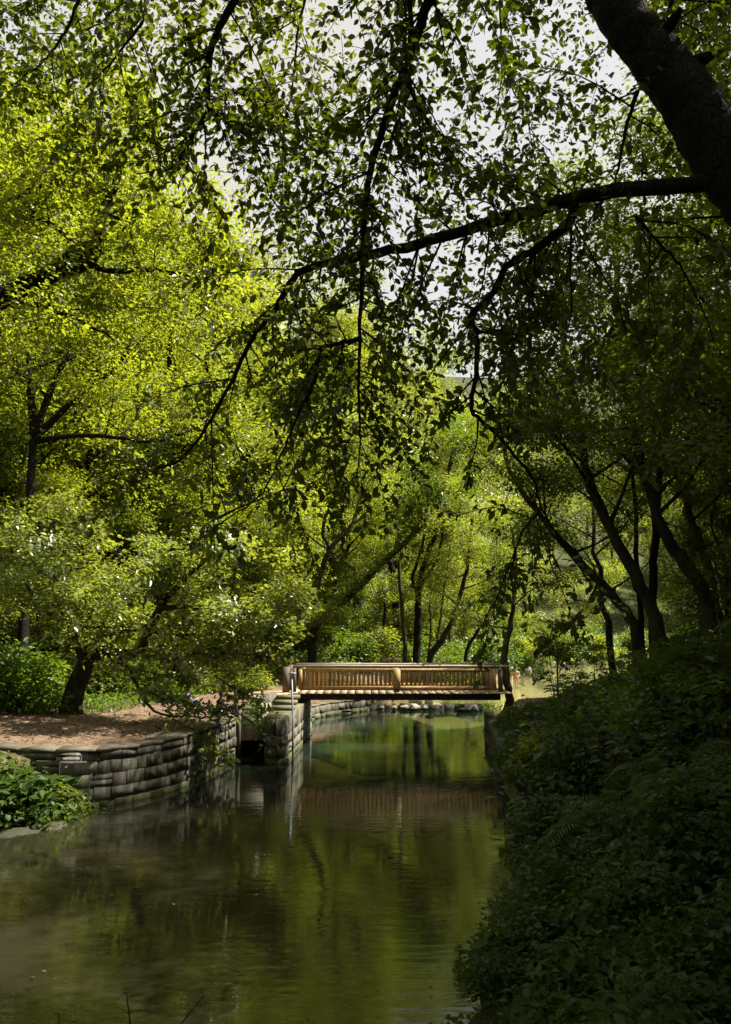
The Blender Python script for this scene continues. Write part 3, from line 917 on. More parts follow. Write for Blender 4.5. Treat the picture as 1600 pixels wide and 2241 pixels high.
for x, y, h, k in [(-14, 4, 18, 4), (-20, 9, 19, 4), (-9, -4, 18, 4), (-2, -8, 19, 4), (6, -6, 18, 4), (12, -1, 18, 4), (-17, -3, 19, 4), (1, -16, 20, 4), (14, -10, 19, 4), (-10, -14, 20, 4), (16, 6, 18, 4), (20, 16, 19, 4)]:  # unseen trees added to keep open sky light off the near bank
    plant_tree(STOCK[k], 'tree', 'unseen tree added around the near bank to shade the river', (x, y), h / 20, rngF.random() * 6.28, 'unseen trees added to shade the near bank')
# ------------------------------------------------------------------ trees with trunks one can tell apart
def gz(x, y):
    return float(ground_h(np.array([x]), np.array([y]))[0])


def stem(*pp):
    """(px, py, Y) control points of a stem; the first is carried down to the ground below it"""
    P = [at(*p) for p in pp]
    z = gz(P[0][0], P[0][1])
    if P[0][2] > z + 0.3:
        P.insert(0, np.array((P[0][0] + 0.1 * (P[0][0] - P[1][0]), P[0][1], z - 0.3)))
    else:
        P[0][2] = min(P[0][2], z - 0.2)
    return P


def sprig(*pp):
    return [at(*p) for p in pp]


G_MID = 'slender trees standing behind the bridge'
custom_tree('leaning_tree', 'dark leaning trunk rising past the left end of the bridge and forking high up',
            [(stem((575, 1478, 39), (640, 1372, 39.5), (700, 1262, 40), (722, 1200, 40), (775, 1140, 40.5), (800, 1040, 41), (840, 930, 41.5)), 0.21, 0.07),
             (sprig((722, 1200, 40), (706, 1155, 40), (735, 1080, 40), (770, 980, 40)), 0.12, 0.05)], 101, 6, 0.55, 3.2, 0.8, 140, 0.13, 'leaf_wood', 'bark_moss', G_MID)
custom_tree('ivy_tree', 'thick slanting trunk covered in green creeper on the slope behind the bridge',
            [(stem((690, 1372, 46), (760, 1310, 46), (830, 1240, 46.5), (905, 1168, 47), (965, 1085, 47.5), (1000, 960, 48)), 0.27, 0.12)], 102, 7, 0.6, 3.4, 0.9, 95, 0.19, 'leaf_bush', 'bark_moss', G_MID,
            extra=[tuple(at(690 + 210 * u, 1372 - 200 * u - 12, 45.6)) + (float(q_),) for u, q_ in zip(np.linspace(0.1, 0.95, 13), (0.5, 0.35, 0.6, 0.3, 0.7, 0.45, 0.3, 0.65, 0.4, 0.3, 0.55, 0.35, 0.5))])
custom_tree('slim_tree', 'thin upright grey-brown trunk behind the middle of the bridge railing',
            [(stem((886, 1422, 52), (880, 1330, 52), (874, 1250, 52), (872, 1150, 52), (868, 1060, 52)), 0.17, 0.08)], 103, 7, 0.55, 2.8, 0.8, 110, 0.13, 'leaf_wood', 'bark_brown', G_MID)
custom_tree('forked_tree', 'dark upright trunk dividing into three stems right of the thin trunk',
            [(stem((912, 1440, 47), (914, 1360, 47), (917, 1290, 47), (935, 1215, 47), (960, 1150, 47), (985, 1060, 47.5)), 0.27, 0.09),
             (sprig((915, 1300, 47), (902, 1270, 47), (915, 1225, 47), (930, 1160, 47), (938, 1060, 47)), 0.12, 0.05),
             (sprig((918, 1290, 47), (948, 1240, 46.5), (968, 1180, 46), (975, 1100, 46)), 0.11, 0.05)], 104, 5, 0.6, 2.5, 0.8, 110, 0.13, 'leaf_wood', 'bark_dark', G_MID)
custom_tree('leaning_tree', 'pair of dark stems leaning right behind the right half of the bridge',
            [(stem((940, 1446, 46), (968, 1402, 46), (1000, 1330, 46), (1022, 1240, 46), (1035, 1130, 46)), 0.24, 0.08),
             (sprig((955, 1425, 46), (962, 1370, 46.3), (972, 1290, 46.5), (985, 1200, 46.5)), 0.09, 0.04)], 105, 6, 0.6, 2.6, 0.8, 110, 0.13, 'leaf_wood', 'bark_moss', G_MID)
custom_tree('slim_tree', 'thin pale stem between the forked trunk and the leaning pair',
            [(stem((938, 1440, 53), (943, 1370, 53), (940, 1300, 53), (948, 1200, 53)), 0.08, 0.04)], 106, 5, 0.5, 1.8, 0.7, 90, 0.13, 'leaf_gold', 'bark_brown', G_MID)
custom_tree('leaning_tree', 'slender trunk slanting right above the bright bush past the bridge',
            [(stem((1020, 1430, 54), (1040, 1390, 54), (1070, 1340, 54), (1090, 1270, 54), (1095, 1180, 54)), 0.15, 0.06)], 107, 6, 0.5, 2.6, 0.8, 120, 0.14, 'leaf_wood', 'bark_dark', G_MID)
custom_tree('bank_tree', 'reddish brown trunk at the right end of the bridge railing',
            [(stem((1112, 1512, 33.5), (1103, 1450, 33.8), (1108, 1410, 34), (1122, 1340, 34.2), (1130, 1240, 34.5), (1120, 1150, 35)), 0.19, 0.06)], 108, 7, 0.55, 2.2, 0.75, 110, 0.12, 'leaf_dark', 'bark_brown')
custom_tree('leaning_tree', 'dark trunk leaning right over the sunlit water beyond the bridge',
            [(stem((1160, 1452, 74), (1190, 1412, 74), (1240, 1372, 73), (1290, 1318, 72), (1320, 1240, 72)), 0.38, 0.14)], 109, 7, 0.5, 4.2, 1.1, 170, 0.17, 'leaf_wood', 'bark_dark')

G_R = 'trunks fanning out of the right bank'
custom_tree('leaning_tree', 'long slim trunk leaning far left out of the right bank',
            [(stem((1392, 1385, 26), (1345, 1310, 26.2), (1290, 1250, 26.5), (1235, 1190, 26.8), (1180, 1125, 27), (1120, 1040, 27.5), (1090, 930, 28)), 0.19, 0.07)], 111, 8, 0.45, 2.6, 0.75, 150, 0.12, 'leaf_dark', 'bark_moss', G_R)
custom_tree('leaning_tree', 'stout dark trunk curving left and upward from the right bank',
            [(stem((1438, 1375, 25), (1405, 1290, 25), (1350, 1185, 25), (1300, 1080, 25), (1278, 1000, 25), (1250, 850, 25), (1225, 680, 25), (1215, 520, 25)), 0.24, 0.07)], 112, 11, 0.38, 3.4, 0.9, 190, 0.12, 'leaf_dark', 'bark_moss', G_R)
custom_tree('leaning_tree', 'stout dark trunk furthest right on the bank bending left high up',
            [(stem((1548, 1325, 24), (1500, 1235, 24), (1455, 1165, 24), (1420, 1070, 24), (1388, 950, 24), (1365, 800, 24), (1350, 620, 24), (1350, 430, 24)), 0.24, 0.07)], 113, 11, 0.4, 3.6, 0.95, 200, 0.12, 'leaf_dark', 'bark_moss', G_R)
custom_tree('slim_tree', 'straight upright trunk between the two stout trunks of the right bank',
            [(stem((1428, 1330, 27.5), (1432, 1200, 27.5), (1442, 1060, 27.5), (1450, 930, 27.5), (1446, 780, 27.5), (1440, 600, 27.5)), 0.17, 0.07)], 114, 9, 0.45, 2.8, 0.85, 160, 0.12, 'leaf_dark', 'bark_dark', G_R)
custom_tree('slim_tree', 'slim lit trunk leaning left at the back of the right bank',
            [(stem((1565, 1280, 29), (1540, 1210, 29), (1505, 1110, 29), (1470, 990, 29), (1440, 850, 29), (1420, 700, 29)), 0.18, 0.07)], 115, 9, 0.45, 3.0, 0.85, 160, 0.12, 'leaf_wood', 'bark_brown', G_R)
custom_tree('slim_tree', 'thin upright stem just left of the straight trunk on the right bank',
            [(stem((1400, 1320, 29), (1392, 1200, 29), (1390, 1080, 29), (1370, 960, 29), (1350, 820, 29)), 0.11, 0.05)], 116, 8, 0.45, 2.6, 0.8, 150, 0.12, 'leaf_dark', 'bark_dark', G_R)

# left side
custom_tree('forked_tree', 'dark multi-stemmed trunk showing through the bright leaves on the left slope',
            [(stem((62, 1180, 29), (70, 1020, 29), (78, 950, 29), (120, 835, 29), (165, 730, 29), (200, 640, 29), (215, 500, 29)), 0.20, 0.07),
             (sprig((76, 955, 29), (68, 860, 29), (58, 760, 29), (20, 650, 29)), 0.18, 0.07),
             (sprig((80, 950, 29), (190, 850, 28.5), (265, 790, 28), (300, 700, 28)), 0.13, 0.05),
             (sprig((80, 965, 29), (200, 950, 28), (330, 968, 27.5), (420, 940, 27)), 0.10, 0.04)], 121, 7, 0.4, 2.8, 0.8, 90, 0.12, 'leaf_gold', 'bark_dark')

rngL = np.random.default_rng(77)


def cloud(poly, Y0, Y1, n, r, rng):
    """clump centres spread through a region of the wood seen inside a pixel outline, at mixed distances"""
    P = np.asarray(poly, dtype=float)
    out = []
    while len(out) < n:
        x = rng.uniform(P[:, 0].min(), P[:, 0].max()); y = rng.uniform(P[:, 1].min(), P[:, 1].max())
        if poly_inside(np.array([x]), np.array([y]), P)[0]:
            out.append(tuple(at(x, y, rng.uniform(Y0, Y1))) + (r * rng.uniform(0.7, 1.3),))
    return out


custom_tree('overhanging_tree', 'sunlit golden green tree whose forked bough enters at the upper left',
            [([(-10.6, 17.4, gz(-10.6, 17.4) - 0.3), (-10.2, 17.0, 5.0), (-9.2, 16.2, 8.6), at(-70, 700, 15), at(0, 655, 15), at(100, 603, 15.2), at(200, 568, 15.5), at(222, 480, 15.8), at(262, 380, 16), at(300, 270, 16)], 0.34, 0.04),
             (sprig((185, 575, 15.5), (240, 592, 15.8), (330, 590, 16.2), (420, 606, 16.6), (520, 640, 17)), 0.07, 0.02),
             (sprig((-40, 690, 15), (60, 664, 15.3), (150, 690, 16), (250, 745, 17)), 0.07, 0.02),
             (sprig((-30, 450, 15), (40, 430, 15), (95, 410, 15.3), (150, 440, 15.6)), 0.06, 0.02)], 122, 7, 0.4, 1.7, 0.42, 62, 0.118, 'leaf_gold', 'bark_dark',
            extra=cloud([(-60, 120), (150, 110), (330, 230), (430, 360), (600, 520), (640, 700), (480, 780), (330, 700), (-60, 830)], 13.5, 20, 190, 0.55, rngL))

base_l = stem((152, 1562, 27.2), (165, 1505, 27.2), (188, 1445, 27))
lean_tree = custom_tree('mossy_tree', 'mossy dark leaning tree on the dirt bank with pale leaves hanging over the wall',
            [(base_l + sprig((170, 1390, 26.8), (130, 1320, 26.6), (80, 1230, 26.5), (60, 1130, 26.5)), 0.40, 0.06),
             (sprig((186, 1448, 27), (222, 1428, 26.8), (300, 1425, 26), (350, 1330, 25.5), (430, 1240, 25.2), (520, 1190, 25)), 0.24, 0.04),
             (sprig((225, 1428, 26.8), (280, 1460, 26), (310, 1525, 25), (350, 1560, 24.2), (430, 1570, 23.8), (520, 1560, 23.6)), 0.07, 0.012, True),
             (sprig((350, 1330, 25.5), (450, 1330, 25), (540, 1350, 25), (610, 1400, 25)), 0.08, 0.02)], 123, 7, 0.45, 2.0, 0.6, 75, 0.185, 'leaf_pale', 'bark_moss', up=(-0.2, 0.7),
            extra=cloud([(10, 1120), (60, 1060), (180, 1080), (330, 1180), (480, 1240), (600, 1330), (620, 1410), (480, 1470), (330, 1430), (230, 1380), (100, 1400), (20, 1300)], 24, 28, 105, 0.62, rngL))


# sprays of large leaves hanging in front of the wall, leaf by leaf
LEAVES_PALE = [leaf_piece(rngL, M['leaf_pale']) for _ in range(3)]


def spray(tree, P, n, size, rng, pieces, limit=None, spread=0.35):
    org = np.array(tree.location)
    pts = curve_pts(P, 24)
    g = Geo(); g.tube(pts - org, np.linspace(0.016, 0.006, 24), 5, cap=False)
    for i in range(n):
        u = rng.uniform(0.25, 1.0) * 23
        k = min(22, int(u)); c = pts[k] + (pts[k + 1] - pts[k]) * (u - k) + rng.normal(0, spread, 3) * np.array((1, 1, 0.6))
        if i % 2 == 0:
            e_ = pts[max(0, k - 3)]
            g.tube(np.array([e_, (e_ + c) / 2 + rng.normal(0, 0.03, 3), c]) - org, np.linspace(0.006, 0.003, 3), 4, cap=False)
        a, nn = leaf_frame(1, rng, 0.7, 1.0)
        L = size * rng.uniform(0.7, 1.25)
        o = obj('leaf', pieces[i % len(pieces)], tree)
        o.matrix_local = frame_matrix(c - org, a[0], nn[0], L, L * 0.62)
    obj('twig', g.mesh('twig', M['bark_dark']), tree)


for pp, n, sp in [(((350, 1560, 24.2), (430, 1600, 23.6), (480, 1630, 23.4)), 46, 0.26), (((520, 1560, 23.6), (560, 1590, 23.4), (585, 1640, 23.2)), 30, 0.18),
                  (((400, 1540, 24), (450, 1560, 23.8), (540, 1540, 23.6)), 46, 0.26), (((300, 1480, 25.5), (380, 1530, 25), (450, 1500, 24.6)), 34, 0.3), (((560, 1380, 25), (610, 1420, 24.8), (635, 1450, 24.6)), 18, 0.2),
                  (((200, 1180, 25), (420, 1300, 24.6), (600, 1360, 24.5)), 40, 0.55), (((20, 1150, 25), (150, 1150, 24.6), (330, 1240, 24.4)), 30, 0.55)]:
    spray(lean_tree, sprig(*pp), n, 0.20, rngL, LEAVES_PALE, spread=sp)

# smaller leaves of the same hanging boughs, too many to pick apart
mass, gm = [], Geo()
SPRAYS = [([(225, 1440, 26), (320, 1470, 25.4), (430, 1490, 25)], 150), ([(400, 1430, 25.6), (500, 1430, 25.2), (610, 1440, 25)], 190), ([(300, 1505, 25), (400, 1540, 24.4), (500, 1560, 24.0)], 170),
          ([(470, 1480, 25), (550, 1530, 24.4), (580, 1580, 23.8)], 120), ([(340, 1590, 24), (420, 1625, 23.6), (500, 1660, 23.3)], 130), ([(150, 1400, 26), (260, 1420, 25.6), (380, 1440, 25.2)], 170)]
for pp, n in SPRAYS:
    n = int(n * 1.9)
    pts = curve_pts(sprig(*pp), 22) - np.array(lean_tree.location)
    gm.tube(pts, np.linspace(0.02, 0.006, 22), 5, cap=False)
    k_ = np.sort(rngL.integers(2, 22, n // 6))
    ends = pts[k_] + rngL.normal(0, 0.30, (len(k_), 3)) * np.array((1, 1, 0.8)) + np.array((0, 0, -0.08))
    for k0, e_ in zip(k_, ends):
        gm.tube(np.array([pts[max(0, k0 - 2)], (pts[k0] + e_) / 2, e_]), np.linspace(0.007, 0.003, 3), 4, cap=False)
    ids = rngL.integers(0, len(ends), n)
    u_ = rngL.random(n)[:, None]
    c_ = pts[k_][ids] * (1 - u_) + ends[ids] * u_ + rngL.normal(0, 0.05, (n, 3))
    a_, n_ = leaf_frame(n, rngL, 0.6, 1.1)
    L_ = 0.235 * rngL.uniform(0.5, 1.15, n)
    mass.append((c_, a_, n_, L_, L_ * 0.6, rngL.random(n)))
tag(obj('foliage', leaves_mesh('mossy_tree_sprays', mass, M['leaf_pale'], rngL, True), lean_tree), kind='stuff')
obj('twig', gm.mesh('twig', M['bark_dark']), lean_tree)

# ------------------------------------------------------------------ the great tree at the upper right
rngN = np.random.default_rng(31)
great = thing('great_tree', 'great dark tree at the upper right whose leafy boughs hang across the picture', 'tree', (6.4, 6.0, gz(6.4, 6.0)))
G0 = np.array(great.location)
gt = Geo()
P = [np.array((6.4, 6.0, gz(6.4, 6.0) - 0.4)), at(1900, 830, 6.3), at(1770, 600, 6.35), at(1680, 468, 6.4), at(1592, 350, 6.45), at(1502, 212, 6.5), at(1428, 120, 6.55), at(1352, 20, 6.6), at(1290, -90, 6.7), at(1200, -400, 6.8), at(1150, -900, 7.0)]
pts = curve_pts(P, 90, rngN, 0.006) - G0
gt.tube(pts, np.interp(np.linspace(0, 1, 90), [0, 0.1, 0.3, 0.5, 0.7, 1.0], [0.48, 0.36, 0.30, 0.245, 0.20, 0.12]), 28, rough=0.055)
for tt, dv, ll, r_ in ((44, (-0.5, -0.3, 0.5), 0.20, 0.055), (54, (0.3, -0.6, 0.3), 0.16, 0.045), (49, (0.6, -0.4, 0.1), 0.13, 0.06)):      # broken stubs and knots
    b_ = pts[tt]; d_ = unit(dv)
    gt.tube([b_, b_ + d_ * (0.22 + ll * 0.5), b_ + d_ * (0.24 + ll)], [r_ * 1.6, r_, r_ * 0.55], 9, rough=0.1)

obj('trunk', gt.mesh('great_trunk', M['bark_dark'], smooth=True), great)

BR = [  # boughs seen against the sky: control points, base radius, tip radius
    (((1640, 395, 6.4), (1500, 405, 6.5), (1290, 425, 6.7), (1150, 465, 6.9), (1020, 502, 7.1), (880, 543, 7.4), (790, 562, 7.6), (715, 575, 7.8), (650, 598, 8.0), (600, 680, 8.2), (545, 750, 8.4), (500, 850, 8.6), (430, 965, 8.8), (385, 1015, 9.0), (280, 1042, 9.2)), 0.078, 0.007),
    (((1265, 445, 6.7), (1235, 500, 6.8), (1165, 550, 6.9), (1110, 580, 7.0), (1080, 640, 7.1), (1030, 690, 7.2), (1045, 740, 7.3), (1043, 820, 7.4), (1032, 900, 7.5), (1080, 945, 7.6), (1130, 1000, 7.7), (1168, 1050, 7.8), (1185, 1112, 7.9), (1230, 1190, 8.0), (1300, 1285, 8.2)), 0.045, 0.006),
    (((1185, 1112, 7.9), (1145, 1160, 7.8), (1125, 1220, 7.8), (1118, 1260, 7.8), (1124, 1300, 7.8)), 0.016, 0.005),
    (((1240, -700, 6.2), (1080, -260, 6.2), (985, -80, 6.2), (940, 0, 6.3), (890, 130, 6.5), (858, 220, 6.7), (815, 350, 6.9), (797, 480, 7.1), (792, 620, 7.3), (788, 740, 7.5), (785, 860, 7.6), (788, 960, 7.7), (780, 1060, 7.8)), 0.062, 0.005),
    (((788, 742, 7.5), (740, 752, 7.5), (702, 762, 7.5), (690, 830, 7.6), (655, 900, 7.7), (620, 985, 7.9), (575, 1080, 8.1), (500, 1135, 8.3), (440, 1170, 8.5)), 0.026, 0.005),
    (((720, -500, 6.6), (600, -180, 6.7), (520, -20, 6.8), (465, 90, 6.9), (455, 160, 7.0), (456, 238, 7.1), (415, 310, 7.3), (380, 365, 7.5), (300, 380, 7.7)), 0.052, 0.006),
    (((456, 238, 7.1), (505, 275, 7.2), (570, 315, 7.2), (680, 330, 7.3), (800, 340, 7.3)), 0.018, 0.004),
    (((885, 140, 6.5), (910, 220, 6.6), (945, 280, 6.8), (1010, 360, 7.0), (1050, 420, 7.1)), 0.022, 0.005),
    (((897, 100, 6.5), (900, 40, 6.4), (890, -60, 6.3), (880, -200, 6.2)), 0.030, 0.020),
    (((1395, 200, 6.5), (1370, 280, 6.6), (1350, 380, 6.7), (1340, 430, 6.8)), 0.022, 0.006),
    (((1430, 80, 6.5), (1465, 20, 6.6), (1480, -60, 6.7)), 0.03, 0.02),
    (((1100, 140, 7.2), (1125, 200, 7.3), (1160, 280, 7.4), (1210, 340, 7.5)), 0.010, 0.004),
    (((1090, -60, 7.0), (1095, 40, 7.1), (1100, 140, 7.2), (1085, 260, 7.3)), 0.014, 0.004),
    (((1250, 500, 7.0), (1248, 600, 7.1), (1252, 690, 7.2), (1225, 780, 7.3)), 0.014, 0.004),
    (((1165, 550, 6.9), (1150, 620, 7.0), (1138, 660, 7.0)), 0.022, 0.006),
    (((1390, 470, 6.6), (1440, 530, 6.7), (1490, 580, 6.8), (1530, 660, 6.9), (1570, 760, 7.0)), 0.020, 0.005),
    (((250, -200, 7.5), (190, -60, 7.6), (150, 60, 7.7), (90, 140, 7.9), (20, 190, 8.0)), 0.03, 0.006),
    (((380, -250, 7.2), (330, -80, 7.2), (310, 50, 7.3), (250, 130, 7.4), (180, 200, 7.6)), 0.03, 0.006),
    (((700, -200, 7.0), (680, -50, 7.0), (650, 80, 7.1), (640, 200, 7.2), (600, 300, 7.3)), 0.024, 0.005),
    (((560, 320, 7.2), (590, 430, 7.4), (660, 520, 7.6), (700, 580, 7.8)), 0.010, 0.004),
]
LQ = []     # leaves: c, a, n, L


def twig_leaves(pts, step, size, rng, droop=0.25):
    seg = np.linalg.norm(np.diff(pts, axis=0), axis=1)
    s = np.concatenate(([0], np.cumsum(seg)))
    side = 1
    for u in np.arange(step * rng.random(), s[-1], step):
        k = min(len(seg) - 1, int(np.searchsorted(s, u, 'right') - 1))
        c = pts[k] + (pts[k + 1] - pts[k]) * ((u - s[k]) / (seg[k] + 1e-9))
        d = unit(pts[k + 1] - pts[k])
        n = unit(np.array((0, 0, 1.0)) + rng.normal(0, 0.62, 3))
        lat = unit(np.cross(n, d)) * side
        a = unit(lat * 0.9 + d * 0.55 + np.array((0, 0, -droop)) + rng.normal(0, 0.25, 3))
        n = unit(n - a * (a @ n))
        LQ.append((c + a * 0.012, a, n, size * rng.choice((0.45, 0.7, 0.9, 1.05, 1.2, 1.35))))
        side = -side


for bi, (cp, r0, r1) in enumerate(BR):
    cw = np.array([at(*p) for p in cp])
    n = 5 * len(cw)
    pts = kink_pts(cw, n, rngN, 0.014)
    rad = np.interp(np.linspace(0, 1, n), [0, 0.15, 1], [r0, r0 * 0.82, r1])
    g = Geo()
    g.tube(pts - G0, rad, 12 if r0 > 0.04 else 6, rough=0.07)
    length = np.linalg.norm(np.diff(pts, axis=0), axis=1).sum()
    ns = int(length / 0.112)
    for k in range(ns):
        u = (k + rngN.random()) / ns * (n - 2)
        if bi == 0 and u < 0.12 * n:
            continue
        if bi in (1, 2) and u > 0.62 * n and rngN.random() < 0.72:
            continue
        i = int(u)
        b = pts[i]
        d0 = unit(pts[i + 1] - pts[i])
        sd = unit(np.cross(d0, rngN.normal(size=3)))
        d = unit(sd * 0.85 + d0 * 0.55 + np.array((0, 0, rngN.normal(0.0, 0.25))))
        L = rngN.uniform(0.35, 1.5) * (0.8 if r0 < 0.02 else 1.0) * (0.45 if bi in (1, 2) and u > 0.62 * n else 1.0)
        tp = curve_pts([b, b + d * L * 0.5 + rngN.normal(0, 0.04, 3), b + d * L + np.array((0, 0, -0.16 * L))], 7)
        g.tube(tp - G0, np.linspace(min(0.012, rad[i] * 0.6), 0.0025, 7), 4, cap=False)
        twig_leaves(tp[1:], 0.056, 0.090, rngN)
        for q in range(int(L / 0.19)):
            j = rngN.integers(1, 6)
            d2 = unit(unit(tp[j + 1 if j < 6 else 6] - tp[j - 1]) + rngN.normal(0, 0.75, 3))
            l2 = rngN.uniform(0.15, 0.5)
            t2 = np.array([tp[j], tp[j] + d2 * l2 * 0.55, tp[j] + d2 * l2 + np.array((0, 0, -0.1 * l2))])
            g.tube(t2 - G0, np.linspace(0.004, 0.002, 3), 3, cap=False)
            twig_leaves(t2, 0.056, 0.090, rngN)
    obj('branch', g.mesh('great_branch', M['bark_dark'], smooth=True), great)

c = np.array([q[0] for q in LQ]); a = np.array([q[1] for q in LQ]); nn = np.array([q[2] for q in LQ]); Lz = np.array([q[3] for q in LQ])
rel = c - np.array((0, 0, EYE))
dep = rel[:, 1] * CP + rel[:, 2] * SP
sx_ = rel[:, 0] / dep * FPX + 800
sy_ = 1120.5 - (-rel[:, 1] * SP + rel[:, 2] * CP) / dep * FPX
vis = (sx_ > 20) & (sx_ < 1580) & (sy_ > 20) & (sy_ < 1400)
score = np.where(vis, Lz / dep, 0)
order = np.argsort(-score)
big = order[:280]
keep = np.ones(len(c), dtype=bool); keep[big] = False
REG = [([(330, -40), (1300, -40), (1330, 400), (1000, 470), (640, 560), (450, 330)], 8.5, 12, 105, 0.48),
       ([(960, 470), (1290, 440), (1620, 470), (1620, 980), (1250, 930), (1020, 780)], 8.5, 12.3, 130, 0.55),
       ([(-20, -40), (480, -40), (430, 180), (250, 260), (-20, 200)], 8, 11, 60, 0.5),
       ([(1400, -40), (1620, -40), (1620, 420), (1560, 260)], 8, 12, 60, 0.6),
       ([(560, 600), (980, 560), (1000, 760), (900, 960), (640, 1020), (600, 800)], 8, 10, 24, 0.4)]
cl = [q_ for pl_, y0_, y1_, n_c, r_c in REG for q_ in cloud(pl_, y0_, y1_, n_c, r_c, rngN)]
ca = np.array(cl)
c4, a4, n4, L4, W4, _t4 = clump_leaves(ca[:, :3], ca[:, 3], 46, 0.088, rngN, 0.8, 0.75)
c = np.concatenate([c, c4]); a = np.concatenate([a, a4]); nn = np.concatenate([nn, n4]); Lz = np.concatenate([Lz, L4]); keep = np.concatenate([keep, np.ones(len(c4), dtype=bool)])
LEAVES_NEAR = [leaf_piece(rngN, M['leaf_near']) for _ in range(6)]
for i in big:
    o = obj('leaf', LEAVES_NEAR[i % 6], great)
    o.matrix_local = frame_matrix(c[i] - G0, a[i], nn[i], Lz[i], Lz[i] * 0.62)
print('near leaves', len(c))
v, f, t_ = leaf_high(c[keep] - G0, a[keep], nn[keep], Lz[keep], Lz[keep] * 0.62, rngN)
tag(obj('foliage', np_mesh('great_foliage', v, f, M['leaf_near'], t_), great), kind='stuff')
# the rest of its crown, unseen over and behind the eye, thickened for shade
cs, k = [], 0
while len(cs) < 240:
    x, y = rngN.uniform(-9, 13), rngN.uniform(-9, 12)
    z = rngN.uniform(9.5, 18)
    if z > EYE + 0.93 * max(y, 0) + 1.6 and (x - 2.5) ** 2 / 121 + (y - 2) ** 2 / 110 < 1:
        cs.append((x, y, z))
cs = np.array(cs) - G0
tag(obj('crown', leaves_mesh('great_shade_crown', [clump_leaves(cs, rngN.uniform(0.9, 1.7, len(cs)), 170, 0.13, rngN)], M['leaf_near'], rngN), great), kind='stuff')

# ------------------------------------------------------------------ walls
def block(rng, jit=0.04):
    """one rough squared stone, a metre cube about its centre, outer face towards -y"""
    b = [(-.5, .5, -.5), (.5, .5, -.5), (.5, .5, .5), (-.5, .5, .5)]
    m_ = [(-.499, -.465, -.497), (.499, -.465, -.497), (.499, -.465, .497), (-.499, -.465, .497)]
    f_ = [(-.490, -.5, -.485), (.490, -.5, -.485), (.490, -.5, .485), (-.490, -.5, .485)]
    v = np.array(b + m_ + f_)
    v[8:] += rng.normal(0, jit, (4, 3)) * np.array((0.9, 0.05, 0.9))
    q = [(0, 1, 2, 3)]
    for o_ in (0, 4):
        for i in range(4):
            q.append((o_ + i, o_ + 4 + i, o_ + 4 + (i + 1) % 4, o_ + (i + 1) % 4))
    q.append((8, 11, 10, 9))
    q = [x[::-1] for x in q]
    return v, np.array(q)


rngW = np.random.default_rng(9)
BLOCKS, BLOCKS_DARK = [], []
for _ in range(7):
    v, q = block(rngW)
    BLOCKS.append(np_mesh('stone', v, q, M['stone']))
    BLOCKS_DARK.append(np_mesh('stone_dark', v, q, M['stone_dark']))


def along(P, s):
    seg = np.linalg.norm(np.diff(P, axis=0), axis=1)
    cum = np.concatenate(([0], np.cumsum(seg)))
    s = min(max(s, 0), cum[-1] - 1e-6)
    k = int(np.searchsorted(cum, s, 'right') - 1)
    d = (P[k + 1] - P[k]) / seg[k]
    return P[k] + d * (s - cum[k]), d


